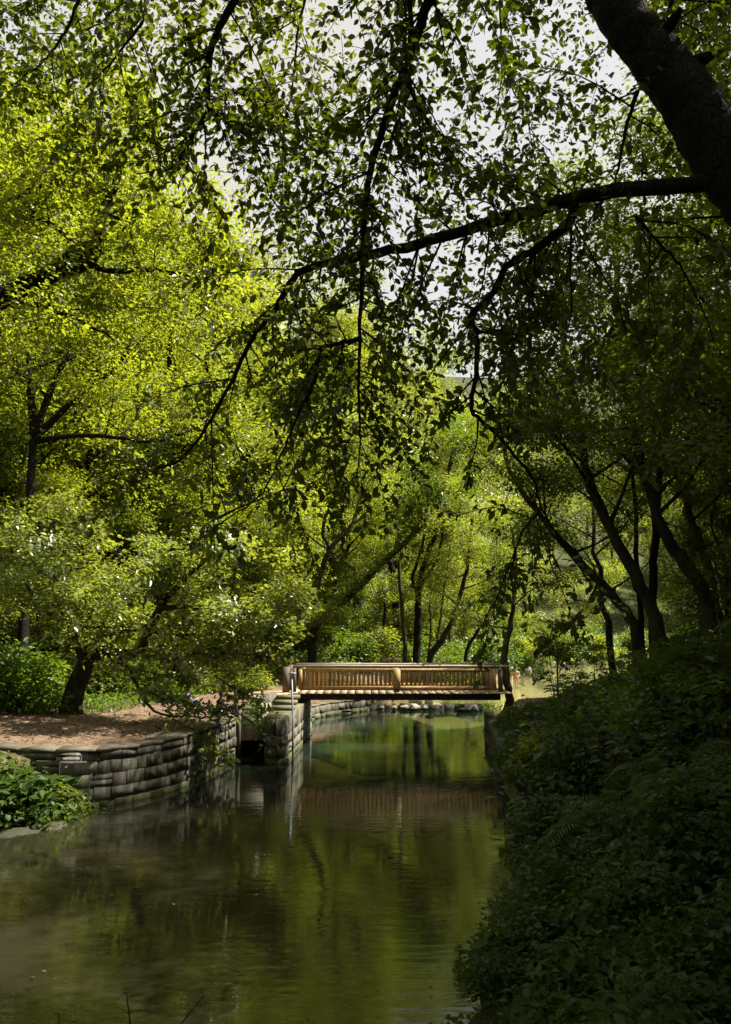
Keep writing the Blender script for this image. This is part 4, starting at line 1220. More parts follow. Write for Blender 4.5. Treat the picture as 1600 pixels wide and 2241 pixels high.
def stone_wall(name, label, P, z0, z1, thick, courses, rng, cope=True, w=(0.28, 0.62), side=1, core_mat='mortar', cope_mat='coping', blocks=BLOCKS):
    """rubble wall along a plan polyline; the faced side lies to the right of the walking direction (side=1)"""
    P = np.asarray(P, dtype=float)
    t = thing(name, label, 'wall', (P[0][0], P[0][1], 0))
    O = np.array((P[0][0], P[0][1], 0))
    fine = curve_pts(np.c_[P, np.zeros(len(P))], 8 * len(P))[:, :2]
    total = np.linalg.norm(np.diff(fine, axis=0), axis=1).sum()
    d = unit(np.gradient(fine, axis=0))
    nrm = np.stack([d[:, 1], -d[:, 0]], axis=1) * side
    m = len(fine)
    inn = fine - nrm * thick
    V = np.concatenate([np.c_[fine, np.full(m, z0 - 0.5)], np.c_[fine, np.full(m, z1)], np.c_[inn, np.full(m, z1)], np.c_[inn, np.full(m, z0 - 0.5)]]) - O
    i = np.arange(m - 1)
    F = np.concatenate([np.stack([i + k * m, i + 1 + k * m, i + 1 + ((k + 1) % 4) * m, i + ((k + 1) % 4) * m], axis=1) for k in range(4)])
    ends = np.array([(0, m, 2 * m, 3 * m), (m - 1, 4 * m - 1, 3 * m - 1, 2 * m - 1)])
    obj('core', np_mesh(name + '_core', V, [F, ends], M[core_mat]), t)
    hs = rng.uniform(0.7, 1.35, courses); hs = hs / hs.sum() * (z1 - z0)
    z = z0
    for cidx in range(courses):
        s = -rng.uniform(0, 0.4)
        while s < total:
            ww = rng.uniform(*w) * (1.25 if cidx == 0 else 1)
            hh = hs[cidx]
            lay = [(z, hh)]
            if ww > 0.34 and rng.random() < 0.12:
                cut = rng.uniform(0.42, 0.58); lay = [(z, hh * cut), (z + hh * cut, hh * (1 - cut))]
            else:
                jz = rng.uniform(-0.02, 0.02); lay = [(z + jz, hh + rng.uniform(-0.035, 0.0))]
            for z_s, hh in lay if s + ww > 0.1 and s + ww / 2 < total else ():
                p, dv = along(fine, s + ww / 2)
                nv = np.array((dv[1], -dv[0])) * side
                o = obj('stone', blocks[rng.integers(7)], t)
                dep_ = 0.26
                proud = rng.uniform(0.012, 0.024)
                cc = np.array((p[0] + nv[0] * (proud - dep_ / 2), p[1] + nv[1] * (proud - dep_ / 2), z_s + hh / 2)) - O
                o.location = tuple(cc)
                o.rotation_euler = (rng.normal(0, 0.004), rng.normal(0, 0.012), math.atan2(dv[1], dv[0]) if side > 0 else math.atan2(-dv[1], -dv[0]))
                o.scale = (ww - 0.018, dep_, hh - 0.010)
            s += ww
        z += hs[cidx]
    if cope:
        s = 0.0
        while s < total - 0.05:
            ww = min(rng.uniform(0.8, 1.15), total - s)
            p, dv = along(fine, s + ww / 2)
            nv = np.array((dv[1], -dv[0])) * side
            g = Geo(); g.box((0, 0, 0), (ww - 0.010, thick + 0.08, 0.075))
            o = obj('coping_slab', g.mesh('coping_slab', M[cope_mat]), t)
            o.location = (p[0] - nv[0] * (thick / 2 + 0.015) - O[0], p[1] - nv[1] * (thick / 2 + 0.015) - O[1], z1 + 0.040 + rng.normal(0, 0.004))
            o.rotation_euler = (0, rng.normal(0, 0.006), math.atan2(dv[1], dv[0]))
            s += ww
    return t


stone_wall('river_wall', 'curved grey stone wall holding up the dirt bank on the left', WALL, -0.15, 1.32, 0.55, 5, rngW)
nose = [(-3.30, 31.2), (-3.34, 28.2), (-3.30, 26.9), (-3.15, 26.45), (-2.90, 26.3), (-2.68, 26.5), (-2.58, 27.2), (-2.45, 29.6), (-2.25, 33.6)]
stone_wall('bridge_pier', 'round-nosed stone pier beneath the left end of the bridge', nose, -0.15, 1.42, 0.30, 4, rngW, cope=False)
g = Geo()
pc = curve_pts(np.c_[np.array(nose), np.full(len(nose), 1.45)], 40)
top = np_mesh('pier_top', np.concatenate([pc, pc - np.array((0, 0, 0.10))]), [np.arange(40)[None, ::-1], np.stack([np.arange(39), np.arange(1, 40), np.arange(41, 80), np.arange(40, 79)], axis=1)], M['mossy'])
pier = bpy.data.objects['bridge_pier']
o = obj('top_slab', top, pier); o.location = (3.30, -31.2, 0.0)
for k in range(3):
    g = Geo(); g.box((0, 0, 0), (0.80 + 0.02 * k, 0.62, 0.13))
    o = obj('step', g.mesh('step', M['mossy']), pier)
    o.location = (-2.93 + 3.30 + 0.03 * k, 28.75 + 0.62 * k - 31.2, 1.52 + 0.133 * k)
# sluice between wall and pier
sl = thing('sluice_gate', 'weathered concrete sluice slab above a dark water inlet beside the pier', 'sluice', (-3.8, 28.0, 0))
g = Geo(); g.box((0, 0, 0.98), (0.98, 0.16, 0.94)); obj('slab', g.mesh('sluice_slab', M['concrete']), sl)
g = Geo(); g.box((0, 2.2, 0.7), (0.98, 0.2, 2.4)); obj('back_wall', g.mesh('sluice_back', M['mortar']), sl)
g = Geo(); g.box((-0.55, 1.1, 0.55), (0.12, 2.3, 1.9)); obj('side_wall', g.mesh('sluice_side', M['mortar']), sl)
g = Geo(); g.box((0, 1.2, 1.5), (1.0, 2.2, 0.14)); obj('lid', g.mesh('sluice_lid', M['concrete']), sl)
stone_wall('low_wall', 'low pale stone wall at the water beyond the bridge', [(-2.6, 38.2), (-2.0, 39.6), (-1.0, 41.0), (0.1, 42.4), (0.25, 43.4)], -0.1, 0.58, 0.6, 2, rngW, cope=True, core_mat='concrete')
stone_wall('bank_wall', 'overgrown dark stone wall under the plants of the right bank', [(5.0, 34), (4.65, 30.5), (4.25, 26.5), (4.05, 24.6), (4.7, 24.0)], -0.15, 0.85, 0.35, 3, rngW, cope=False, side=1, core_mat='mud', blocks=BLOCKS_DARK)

# ------------------------------------------------------------------ the bridge
br = thing('footbridge', 'wooden footbridge with slatted railings across the river', 'bridge', (1.2, 32.2, 1.85))
BO = np.array(br.location)


def bpart(name, c, s, mat, parent=None, rz=0.0, ry=0.0):
    g = Geo(); g.box((0, 0, 0), s)
    o = obj(name, g.mesh(name, M[mat]), parent or br)
    off = BO if parent is None else BO + np.array(parent.location)
    o.location = tuple(np.asarray(c, dtype=float) - off)
    o.rotation_euler = (0, ry, rz)
    return o


rngB = np.random.default_rng(4)
x = -2.95
while x < 5.5:
    w_ = rngB.uniform(0.27, 0.34)
    bpart('plank', (x + w_ / 2, 32.2 + rngB.normal(0, 0.015), 1.825 + rngB.normal(0, 0.004)), (w_ - 0.03, 2.25, 0.055), 'wood_deck', rz=rngB.normal(0, 0.008))
    x += w_
for yy in (31.45, 32.95):
    g = Geo(); g.tube([(-4.6, 0, 0), (-1.5, 0, 0.01), (1.5, 0, 0), (4.95, 0, 0)], 0.125, 10)
    o = obj('beam', g.mesh('beam', M['wood_dark'], smooth=True), br); o.location = (-0.9, yy - BO[1], 1.66 - BO[2])
for yy, lab in ((31.52, 'near'), (33.12, 'far')):
    g = Geo(); g.tube([(-4.05, 0, 0), (-2, 0, 0.008), (0, 0, -0.004), (2, 0, 0.006), (4.35, 0, 0)], 0.055, 10)
    rail = obj('railing', g.mesh('top_rail', M['wood_rail'], smooth=True), br)
    rail.location = (0, yy - BO[1], 2.83 - BO[2])
    bpart('upper_board', (1.28, yy, 2.685), (7.7, 0.045, 0.13), 'wood_gold', rail)
    bpart('lower_board', (1.28, yy, 1.995), (7.7, 0.05, 0.17), 'wood_gold', rail)
    x = -2.42
    while x < 5.0:
        if abs(x - 1.22) > 0.22:
            o = bpart('baluster', (x + rngB.normal(0, 0.008), yy + 0.005, 2.35), (0.098, 0.032, 0.60), 'wood_gold', rail, ry=rngB.normal(0, 0.012))
        x += 0.168
    for xx, ww in ((-2.55, 0.16), (1.22, 0.30), (4.98, 0.26)):
        bpart('panel', (xx, yy - 0.03, 2.34), (ww, 0.055, 0.80), 'wood_gold', rail)
    for xx in (1.22,):
        bpart('bracket', (xx, yy - 0.045, 1.87), (0.2, 0.08, 0.18), 'wood_dark', rail)
for xx, yy in ((-3.10, 31.45), (-3.10, 33.15)):
    bpart('post', (xx, yy, 2.30), (0.26, 0.24, 1.02), 'wood_post')
bpart('post', (-2.78, 31.50, 2.28), (0.13, 0.13, 0.98), 'wood_post')
bpart('post', (5.28, 31.5, 2.25), (0.16, 0.16, 0.95), 'wood_post'); bpart('post', (5.28, 33.15, 2.25), (0.16, 0.16, 0.95), 'wood_post')
for yy in (31.5, 32.9):
    bpart('pile', (-2.60, yy, 1.42), (0.26, 0.26, 0.30), 'wood_dark')
# boarded landing turning towards the path
ld = thing('landing', 'low boarded landing joining the left end of the bridge to the path', 'boardwalk', (-3.9, 31.2, 1.78), math.atan2(2.2, 2.0))
for k in range(9):
    g = Geo(); g.box((-1.15 + 0.285 * k, 0.0, 0.03 + rngB.normal(0, 0.004)), (0.255, 1.75, 0.05))
    obj('plank', g.mesh('plank', M['wood_deck']), ld)
for yy in (-0.72, 0.72):
    g = Geo(); g.box((0.0, yy, -0.10), (2.5, 0.14, 0.19)); obj('beam', g.mesh('beam', M['wood_dark']), ld)
pt = thing('wooden_post', 'short brown post at the foot of the boarded landing', 'post', (-4.75, 29.5, gz(-4.75, 29.5)))
g = Geo(); g.tube([(0, 0, -0.3), (0.01, 0, 0.3), (0, 0.01, 0.72), (0, 0.01, 0.75)], [0.085, 0.08, 0.075, 0.05], 9); obj('shaft', g.mesh('post_shaft', M['bark_brown'], smooth=True), pt)
# thin pipe standing at the pier
pp0, pp1 = on_z(646, 1656, -0.3), at(637, 1468, 28.0)
pl = thing('metal_pole', 'thin blue grey metal pole standing in the water against the pier', 'pole', (-2.47, 27.9, 0))
g = Geo(); g.tube([(0.0, 0, -0.6), (-0.03, 0, 1.0), (-0.09, 0, 2.72)], 0.032, 9); obj('shaft', g.mesh('pole_shaft', M['pole'], smooth=True), pl)
g = Geo(); g.tube([(-0.20, 0, 2.76), (-0.09, 0, 2.765), (0.06, 0, 2.76)], 0.035, 9); obj('cap', g.mesh('pole_cap', M['pole'], smooth=True), pl)

# weir
wr = thing('weir', 'low dark stone weir holding back the water behind the bridge', 'weir', (3.0, WEIR_Y, 0))
g = Geo()
xw = -3.1
while xw < 3.0:
    ww = rngW.uniform(0.3, 0.95)
    g.box((xw + ww / 2, rngW.normal(0, 0.10), -0.06 + rngW.normal(0, 0.035)), (ww + 0.03, 0.5 + rngW.uniform(0, 0.3), 0.60), rngW.normal(0, 0.12))
    xw += ww
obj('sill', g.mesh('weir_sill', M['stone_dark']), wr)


def rock_mesh(rng, mat='rock'):
    bm = bmesh.new(); bmesh.ops.create_icosphere(bm, subdivisions=2, radius=1)
    for v_ in bm.verts:
        n_ = v_.co.normalized()
        v_.co = n_ * (0.8 + 0.22 * math.sin(3.1 * n_.x + rng.random() * 0.4 + 1.3) * math.cos(2.7 * n_.y + 0.7) + rng.normal(0, 0.05))
    me = bpy.data.meshes.new('boulder'); bm.to_mesh(me); bm.free(); me.materials.append(M[mat])
    return me


ROCKS = [rock_mesh(np.random.default_rng(200 + i)) for i in range(4)]
ROCKS_DARK = [rock_mesh(np.random.default_rng(210 + i), 'stone_dark') for i in range(2)]


def rock(label, loc, s, k, group=None):
    o = obj('boulder', ROCKS[k % 4]); o.location = tuple(float(q) for q in loc); o.scale = s; o.rotation_euler = (0, 0, k * 1.3)
    return tag(o, label, 'boulder', group)


for i, (px, s) in enumerate(((835, 0.20), (862, 0.28), (886, 0.36), (908, 0.45), (930, 0.25))):
    p = at(px, 1553, 42.6)
    rock(['small pale rock leftmost of the row at the weir', 'pale rock second from left at the weir', 'rounded pale rock in the middle of the weir', 'largest pale rock at the weir under the bridge', 'low rock at the right end of the weir row'][i], (p[0], 42.6, 0.12), (s, s * 0.8, s * 0.55), i, 'rocks along the weir')
rock('pale boulder at the far water edge behind the bather', at(1157, 1470, 67) * np.array((1, 1, 0)) + np.array((0, 0, 0.55)), (0.42, 0.4, 0.55), 2)
p = on_z(112, 1808, 0.0); rock('brown rock in the water below the left bank bush', (p[0], p[1], 0.0), (0.55, 0.45, 0.12), 1).data = ROCKS_DARK[0]
p = on_z(40, 1822, 0.0); rock('dark flat rock at the far left water edge', (p[0], p[1], 0.0), (0.6, 0.5, 0.07), 3).data = ROCKS_DARK[1]
p = on_z(1035, 1552, 0.3); rock('mossy dark rock at the right end of the weir', (p[0], 42.0, 0.15), (0.9, 0.6, 0.35), 0).data = ROCKS_DARK[0]

# ------------------------------------------------------------------ people
def body(name, joints, bones, mats, pick, parent, root=0):
    """one continuous skinned figure; pick(point) -> material slot"""
    me = bpy.data.meshes.new(name)
    names = list(joints)
    me.from_pydata([joints[k][0] for k in names], [(names.index(a_), names.index(b_)) for a_, b_ in bones], [])
    tmp = bpy.data.objects.new('tmp_body', me); C.objects.link(tmp)
    md = tmp.modifiers.new('skin', 'SKIN')
    for i, k in enumerate(names):
        r_ = joints[k][1]
        me.skin_vertices[0].data[i].radius = (r_, r_ * (0.72 if k in ('chest', 'waist', 'pelvis') else 1.0))
        me.skin_vertices[0].data[i].use_root = (i == root)
    sd = tmp.modifiers.new('sub', 'SUBSURF'); sd.levels = 2; sd.render_levels = 2
    bpy.context.view_layer.update()
    dg = bpy.context.evaluated_depsgraph_get()
    out = bpy.data.meshes.new_from_object(tmp.evaluated_get(dg))
    bpy.data.objects.remove(tmp)
    for m_ in mats:
        out.materials.append(M[m_])
    for p_ in out.polygons:
        p_.use_smooth = True
        p_.material_index = pick(p_.center)
    out.name = name
    return obj('body', out, parent)


def head_parts(t, c, r, hair='hair', skin='skin', face=(0, -1)):
    """hair cap and facial features on a head of radius r"""
    c = np.asarray(c, dtype=float); f = unit(np.array((face[0], face[1], 0.0))); sd = np.array((-f[1], f[0], 0))
    bm = bmesh.new(); bmesh.ops.create_uvsphere(bm, u_segments=14, v_segments=9, radius=1)
    for v_ in bm.verts:
        p = np.array(v_.co)
        q = p * r * np.array((1.07, 1.07, 1.12))
        if p @ f > 0.35 and p[2] < 0.45:
            q = q * 0.80
        elif p[2] < -0.35:
            q = q * 0.86
        v_.co = tuple(q)
    me = bpy.data.meshes.new('hair'); bm.to_mesh(me); bm.free(); me.materials.append(M[hair])
    for p_ in me.polygons: p_.use_smooth = True
    o = obj('hair', me, t); o.location = tuple(c + np.array((0, 0, 0.12 * r)) - f * 0.10 * r)
    g = Geo()
    g.tube([c + f * r * 0.92 + np.array((0, 0, 0.12 * r)), c + f * r * 1.12 - np.array((0, 0, 0.16 * r)), c + f * r * 0.96 - np.array((0, 0, 0.22 * r))], [0.05 * r, 0.14 * r, 0.08 * r], 6)
    for s in (-1, 1):
        g.tube([c + sd * s * r * 0.93 + np.array((0, 0, 0.2 * r)), c + sd * s * r * 1.06, c + sd * s * r * 0.95 - np.array((0, 0, 0.22 * r))], [0.06 * r, 0.1 * r, 0.06 * r], 5)
    obj('face', g.mesh('face', M[skin], smooth=True), t)
    g = Geo()
    for s in (-1, 1):
        e = c + f * r * 0.90 + sd * s * r * 0.36 + np.array((0, 0, 0.10 * r))
        g.tube([e - sd * 0.1 * r, e, e + sd * 0.1 * r], [0.02 * r, 0.06 * r, 0.02 * r], 6)
    e = c + f * r * 0.90 - np.array((0, 0, 0.48 * r))
    g.tube([e - sd * 0.22 * r, e + f * 0.03 * r, e + sd * 0.22 * r], [0.02 * r, 0.05 * r, 0.02 * r], 6)
    obj('eyes_and_mouth', g.mesh('eyes', M['hair'], smooth=True), t)


def arm(J, B, side, sh, el, wr_, hand_dir):
    s = side
    J['shoulder' + s] = (sh, 0.058); J['elbow' + s] = (el, 0.042); J['wrist' + s] = (wr_, 0.028)
    hd = unit(np.asarray(hand_dir, dtype=float))
    w_ = np.asarray(wr_, dtype=float)
    J['palm' + s] = (tuple(w_ + hd * 0.07), 0.036)
    B += [('chest', 'shoulder' + s), ('shoulder' + s, 'elbow' + s), ('elbow' + s, 'wrist' + s), ('wrist' + s, 'palm' + s)]
    sd = unit(np.cross(hd, np.array((0.2, 0.3, 0.93))))
    for q in range(4):
        o_ = sd * (q - 1.5) * 0.019
        l_ = (0.075, 0.085, 0.08, 0.062)[q]
        J[f'k{q}' + s] = (tuple(w_ + hd * 0.105 + o_), 0.0095)
        J[f'f{q}' + s] = (tuple(w_ + hd * (0.105 + l_) + o_ * 1.2 - np.array((0, 0, 0.018))), 0.0075)
        B += [('palm' + s, f'k{q}' + s), (f'k{q}' + s, f'f{q}' + s)]
    J['thumb' + s] = (tuple(w_ + hd * 0.07 + sd * 0.06), 0.010)
    B += [('palm' + s, 'thumb' + s)]


# bather standing waist-deep upstream
zb = 0.28
pb = on_z(1130, 1484, zb)
bt = thing('person', 'bare-chested bather standing waist deep in the bright water beyond the bridge', 'person', (pb[0], pb[1], zb))
J = {'pelvis': ((0, 0, -0.02), 0.15), 'waist': ((0, 0, 0.14), 0.135), 'chest': ((0, 0, 0.40), 0.165), 'neck': ((0, -0.01, 0.58), 0.055), 'head0': ((0, -0.02, 0.68), 0.085), 'head1': ((0, -0.02, 0.79), 0.095)}
B = [('pelvis', 'waist'), ('waist', 'chest'), ('chest', 'neck'), ('neck', 'head0'), ('head0', 'head1')]
arm(J, B, 'L', (-0.19, 0, 0.50), (-0.30, -0.06, 0.24), (-0.38, -0.22, 0.06), (-0.3, -0.6, -0.5))
arm(J, B, 'R', (0.19, 0, 0.50), (0.27, -0.08, 0.24), (0.10, -0.24, 0.14), (-0.9, -0.3, 0.1))
for s, x_ in (('L', -0.09), ('R', 0.09)):
    J['hip' + s] = ((x_, 0, -0.10), 0.10); J['knee' + s] = ((x_, 0, -0.52), 0.06); J['foot' + s] = ((x_, -0.02, -0.92), 0.05)
    B += [('pelvis', 'hip' + s), ('hip' + s, 'knee' + s), ('knee' + s, 'foot' + s)]
body('bather', J, B, ['skin', 'red'], lambda c_: 1 if (c_[2] < 0.06 and abs(c_[0]) < 0.2 and c_[2] > -0.22 and c_[1] > -0.17) else 0, bt)
head_parts(bt, (0, -0.02, 0.76), 0.100)
# swimmer's head
ps = on_z(1146, 1482, zb)
sw = thing('person', 'dark-haired swimmer with only head and shoulders above the bright water', 'person', (ps[0], ps[1], zb))
J = {'pelvis': ((0, 0.5, -0.45), 0.14), 'waist': ((0, 0.36, -0.32), 0.13), 'chest': ((0, 0.14, -0.14), 0.15), 'neck': ((0, 0.0, 0.03), 0.055), 'head0': ((0, -0.02, 0.12), 0.085), 'head1': ((0, -0.03, 0.22), 0.09)}
B = [('pelvis', 'waist'), ('waist', 'chest'), ('chest', 'neck'), ('neck', 'head0'), ('head0', 'head1')]
arm(J, B, 'L', (-0.18, 0.08, -0.05), (-0.36, -0.1, -0.12), (-0.44, -0.34, -0.08), (-0.3, -1, 0))
arm(J, B, 'R', (0.18, 0.08, -0.05), (0.36, -0.1, -0.12), (0.44, -0.34, -0.08), (0.3, -1, 0))
body('swimmer', J, B, ['skin_tan'], lambda c_: 0, sw)
head_parts(sw, (0, -0.03, 0.19), 0.096)


def sitter(label, loc, rz, mats, hair, scale=1.0):
    """someone sitting on the ground, knees drawn up; built facing -y"""
    t = thing('person', label, 'person', loc, rz)
    t.scale = (scale,) * 3
    J = {'pelvis': ((0, 0, 0.11), 0.15), 'waist': ((0, 0.0, 0.28), 0.13), 'chest': ((0, -0.04, 0.50), 0.155), 'neck': ((0, -0.07, 0.66), 0.055), 'head0': ((0, -0.10, 0.75), 0.082), 'head1': ((0, -0.12, 0.86), 0.092)}
    B = [('pelvis', 'waist'), ('waist', 'chest'), ('chest', 'neck'), ('neck', 'head0'), ('head0', 'head1')]
    arm(J, B, 'L', (-0.18, -0.04, 0.58), (-0.26, -0.20, 0.38), (-0.14, -0.42, 0.44), (0.5, -0.8, 0.0))
    arm(J, B, 'R', (0.18, -0.04, 0.58), (0.26, -0.20, 0.38), (0.14, -0.42, 0.44), (-0.5, -0.8, 0.0))
    for s, x_ in (('L', -0.10), ('R', 0.10)):
        J['hip' + s] = ((x_, -0.08, 0.11), 0.095); J['knee' + s] = ((x_ * 1.3, -0.44, 0.40), 0.062); J['ankle' + s] = ((x_ * 1.2, -0.62, 0.06), 0.045); J['toe' + s] = ((x_ * 1.2, -0.78, 0.035), 0.034)
        B += [('pelvis', 'hip' + s), ('hip' + s, 'knee' + s), ('knee' + s, 'ankle' + s), ('ankle' + s, 'toe' + s)]

    def pick(c_):
        if c_[2] > 0.655 or (c_[1] < -0.30 and abs(c_[0]) < 0.24 and c_[2] > 0.41) or (c_[1] < -0.70):
            return 2
        return 0 if (c_[2] > 0.24 and c_[1] > -0.24) or abs(c_[0]) > 0.2 and c_[2] > 0.3 else 1
    body('sitter', J, B, mats, pick, t)
    head_parts(t, (0, -0.115, 0.825), 0.100)
    return t


q = on_z(478, 1560, 1.46)
sitter('dark-haired person in black sitting on the bank beside the wall', (q[0], q[1], gz(q[0], q[1]) if gz(q[0], q[1]) > 1.2 else 1.4), 2.2, ['cloth_black', 'cloth_black', 'skin_tan'], 'hair', 0.92)
q2 = at(405, 1552, 29.2)
sitter('person in a pale blue top sitting among the branches behind the wall', (q2[0], q2[1], gz(q2[0], q2[1])), 2.0, ['cloth_blue', 'cloth_grey', 'skin_tan'], 'hair', 0.98)
# bag beside them
q3 = q + np.array((0.05, -0.55, 0))
bagm = rock_mesh(np.random.default_rng(3), 'white')
bag = thing('plastic_bag', 'small white bag lying on the wall beside the seated person in black', 'bag', (q3[0] + 0.12, q3[1], 1.46))
o = obj('sack', bagm, bag); o.scale = (0.17, 0.13, 0.09); o.location = (0, 0, 0.07)
g = Geo(); g.tube([(-0.05, 0, 0.13), (-0.03, 0.01, 0.20), (0.03, 0, 0.20), (0.05, 0, 0.13)], 0.012, 5); obj('handle', g.mesh('bag_handle', M['white'], smooth=True), bag)
# orange-framed board among the trees
ob = at(410, 1475, 38)
bd = thing('notice_board', 'orange-framed stand with a white panel half hidden by leaves on the left path', 'stand', (ob[0], ob[1], gz(ob[0], ob[1])))
zt = at(410, 1418, 38)[2] - bd.location[2]
for x_ in (-0.32, 0.42):
    g = Geo(); g.tube([(x_, 0, -0.2), (x_, 0, zt)], 0.045, 8); obj('post', g.mesh('stand_post', M['orange'], smooth=True), bd)
for z_ in (zt - 0.08, zt - 0.55, zt - 0.98):
    g = Geo(); g.box((0.05, 0, z_), (0.80, 0.06, 0.07)); obj('crossbar', g.mesh('stand_bar', M['orange']), bd)
g = Geo(); g.box((0.02, -0.05, zt - 0.78), (0.60, 0.03, 0.36)); obj('panel', g.mesh('stand_panel', M['white']), bd, )
g = Geo(); g.box((0.12, -0.05, zt - 0.32), (0.34, 0.03, 0.24)); tag(obj('panel', g.mesh('stand_panel_blue', M['blue']), bd), 'blue upper panel')
# pale bench behind the railing
qb = at(828, 1492, 40)
bn = thing('bench', 'pale bench standing on the bank seen through the bridge railing', 'bench', (qb[0], 40.6, gz(qb[0], 40.6)))
bn.location = (-1.6 + 2.2, 45.0, gz(0.6, 45.0))
g = Geo(); g.box((0, 0, 0.46), (1.05, 0.42, 0.07)); obj('seat', g.mesh('bench_seat', M['white']), bn)
for x_ in (-0.4, 0.4):
    g = Geo(); g.box((x_, 0, 0.2), (0.10, 0.34, 0.45)); obj('leg', g.mesh('bench_leg', M['white']), bn)

# ------------------------------------------------------------------ shrubs and ground plants
def bush_meshes(seed, n, per, leaf, mat, r=1.0, flat=0.8, asp=0.6):
    rng = np.random.default_rng(seed)
    tips, g = [], Geo()
    for k in range(n):
        d = rand_dirs(1, rng)[0]; d[2] = abs(d[2]) * 1.1 + 0.15
        tip = unit(d) * r * rng.uniform(0.55, 1.0) * np.array((1, 1, 0.95))
        g.tube(curve_pts([(0, 0, -0.15), tip * 0.5 + rng.normal(0, 0.05, 3), tip], 5), np.linspace(0.022, 0.006, 5), 4, cap=False)
        tips.append(tip)
    tips = np.array(tips)
    parts = [clump_leaves(tips, r * 0.36 * rng.uniform(0.7, 1.3, n), per, leaf, rng, flat, 0.6, asp)]
    return g.mesh('bush_stems', M['bark_brown'], smooth=True), leaves_mesh('bush_foliage', parts, M[mat], rng)


BUSH = {
    'bright': [bush_meshes(300, 22, 120, 0.10, 'leaf_bush'), bush_meshes(301, 26, 110, 0.11, 'leaf_gold')],
    'mid': [bush_meshes(302, 24, 120, 0.11, 'leaf_bush'), bush_meshes(303, 24, 120, 0.10, 'leaf_wood')],
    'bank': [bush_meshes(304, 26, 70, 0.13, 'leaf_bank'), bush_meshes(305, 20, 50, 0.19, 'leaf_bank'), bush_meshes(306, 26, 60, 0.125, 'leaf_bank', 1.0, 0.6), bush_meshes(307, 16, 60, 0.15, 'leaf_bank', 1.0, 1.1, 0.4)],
}
rngS = np.random.default_rng(8)


def bush(kind, x, y, s, label, group=None, dz=0.0, name='shrub'):
    ms = BUSH[kind][rngS.integers(len(BUSH[kind]))]
    t = thing(name, label, 'shrub', (x, y, gz(x, y) - 0.05 + dz), rngS.random() * 6.28, group)
    t.scale = (s * rngS.uniform(0.9, 1.2), s * rngS.uniform(0.9, 1.2), s * rngS.uniform(0.8, 1.15))
    obj('stems', ms[0], t)
    tag(obj('foliage', ms[1], t), kind='stuff')
    return t


bush('bank', 5.75, 30.9, 0.55, 'small dark bush under the right end of the bridge')
bush('bank', 5.3, 30.2, 0.5, 'dark clump of leaves hanging over the bank wall next to the bridge')
for k in range(7):
    bush('bank', 4.55 + 0.09 * k, 24.8 + 0.85 * k, 0.45, 'dark leafy growth trailing over the wall of the right bank', 'growth over the bank wall', dz=0.15)
bush('bank', -8.0, 19.0, 1.3, 'wide leafy bush in the water corner at the foot of the left wall', 'bushes on the left shore', dz=0.2)
bush('bank', -9.3, 18.5, 1.2, 'bush at the left frame edge above the water', 'bushes on the left shore', dz=0.2)
bush('mid', -7.3, 19.35, 1.0, 'small dark bush pressed against the left wall', 'bushes on the left shore', dz=0.3)
bush('mid', -8.6, 17.9, 0.5, 'low clump of leaves overhanging the brown rock on the left shore', 'bushes on the left shore', dz=0.1)
bush('mid', -11.7, 27.4, 2.0, 'large leafy bush at the left frame edge behind the mossy leaning trunk')
bush('mid', -12.6, 28.3, 2.2, 'tall bush hiding a trunk at the far left behind the dirt bank')
p = at(330, 1505, 33); bush('bright', p[0], 33, 1.5, 'brightest yellow green shrub on the sunny left path')
p = at(430, 1480, 36); bush('mid', p[0], 36, 1.3, 'dark green shrub beside the left end of the bridge', None)
p = at(510, 1475, 38); bush('mid', p[0], 38, 1.5, 'round green shrub on the path left of the leaning trunk')
p = at(1030, 1440, 50); bush('bright', p[0], 50, 1.7, 'bright bush right behind the right half of the railing', dz=0.2)
p = at(1070, 1445, 49); bush('bright', p[0], 48, 1.3, 'second bright bush behind the right end of the railing', dz=0.1)
for k in range(26):       # dark slope at the back of the left terrace
    x_, y_ = rngS.uniform(-17, -9.5), rngS.uniform(28.5, 38)
    if x_ > -11 and y_ < 32: continue
    bush('mid', x_, y_, rngS.uniform(1.0, 1.9), 'leafy shrub on the shaded slope behind the dirt bank', 'shrubs behind the dirt bank')
for k in range(62):       # slope behind the bridge
    y_ = rngS.uniform(45, 66); x_ = rngS.uniform(-0.27, 0.12) * y_
    if seg_dist(np.array([x_]), np.array([y_]), track, False)[0] < 1.9 or poly_inside(np.array([x_]), np.array([y_]), RIVER)[0]: continue
    bush(('mid', 'bright')[rngS.random() < 0.65], x_, y_, rngS.uniform(1.2, 2.4), 'leafy shrub on the slope behind the bridge', 'shrubs behind the bridge')
for k in range(30):       # far shore of the upstream pool
    y_ = rngS.uniform(66, 112); x_ = np.interp(y_, [56, 66, 86, 112, 122], [8, 11.5, 23, 36, 60]) - rngS.uniform(0.5, 14)
    bush('bright', x_, y_, rngS.uniform(1.6, 3.2), 'sunlit shrub along the far shore of the bright pool', 'shrubs along the far shore')
for k in range(16):
    x_ = rngS.uniform(36, 62); y_ = 112 + (x_ - 36) * 0.4 + rngS.uniform(1, 8)
    bush('bright', x_, y_, rngS.uniform(1.6, 3.2), 'sunlit shrub along the far shore of the bright pool', 'shrubs along the far shore')

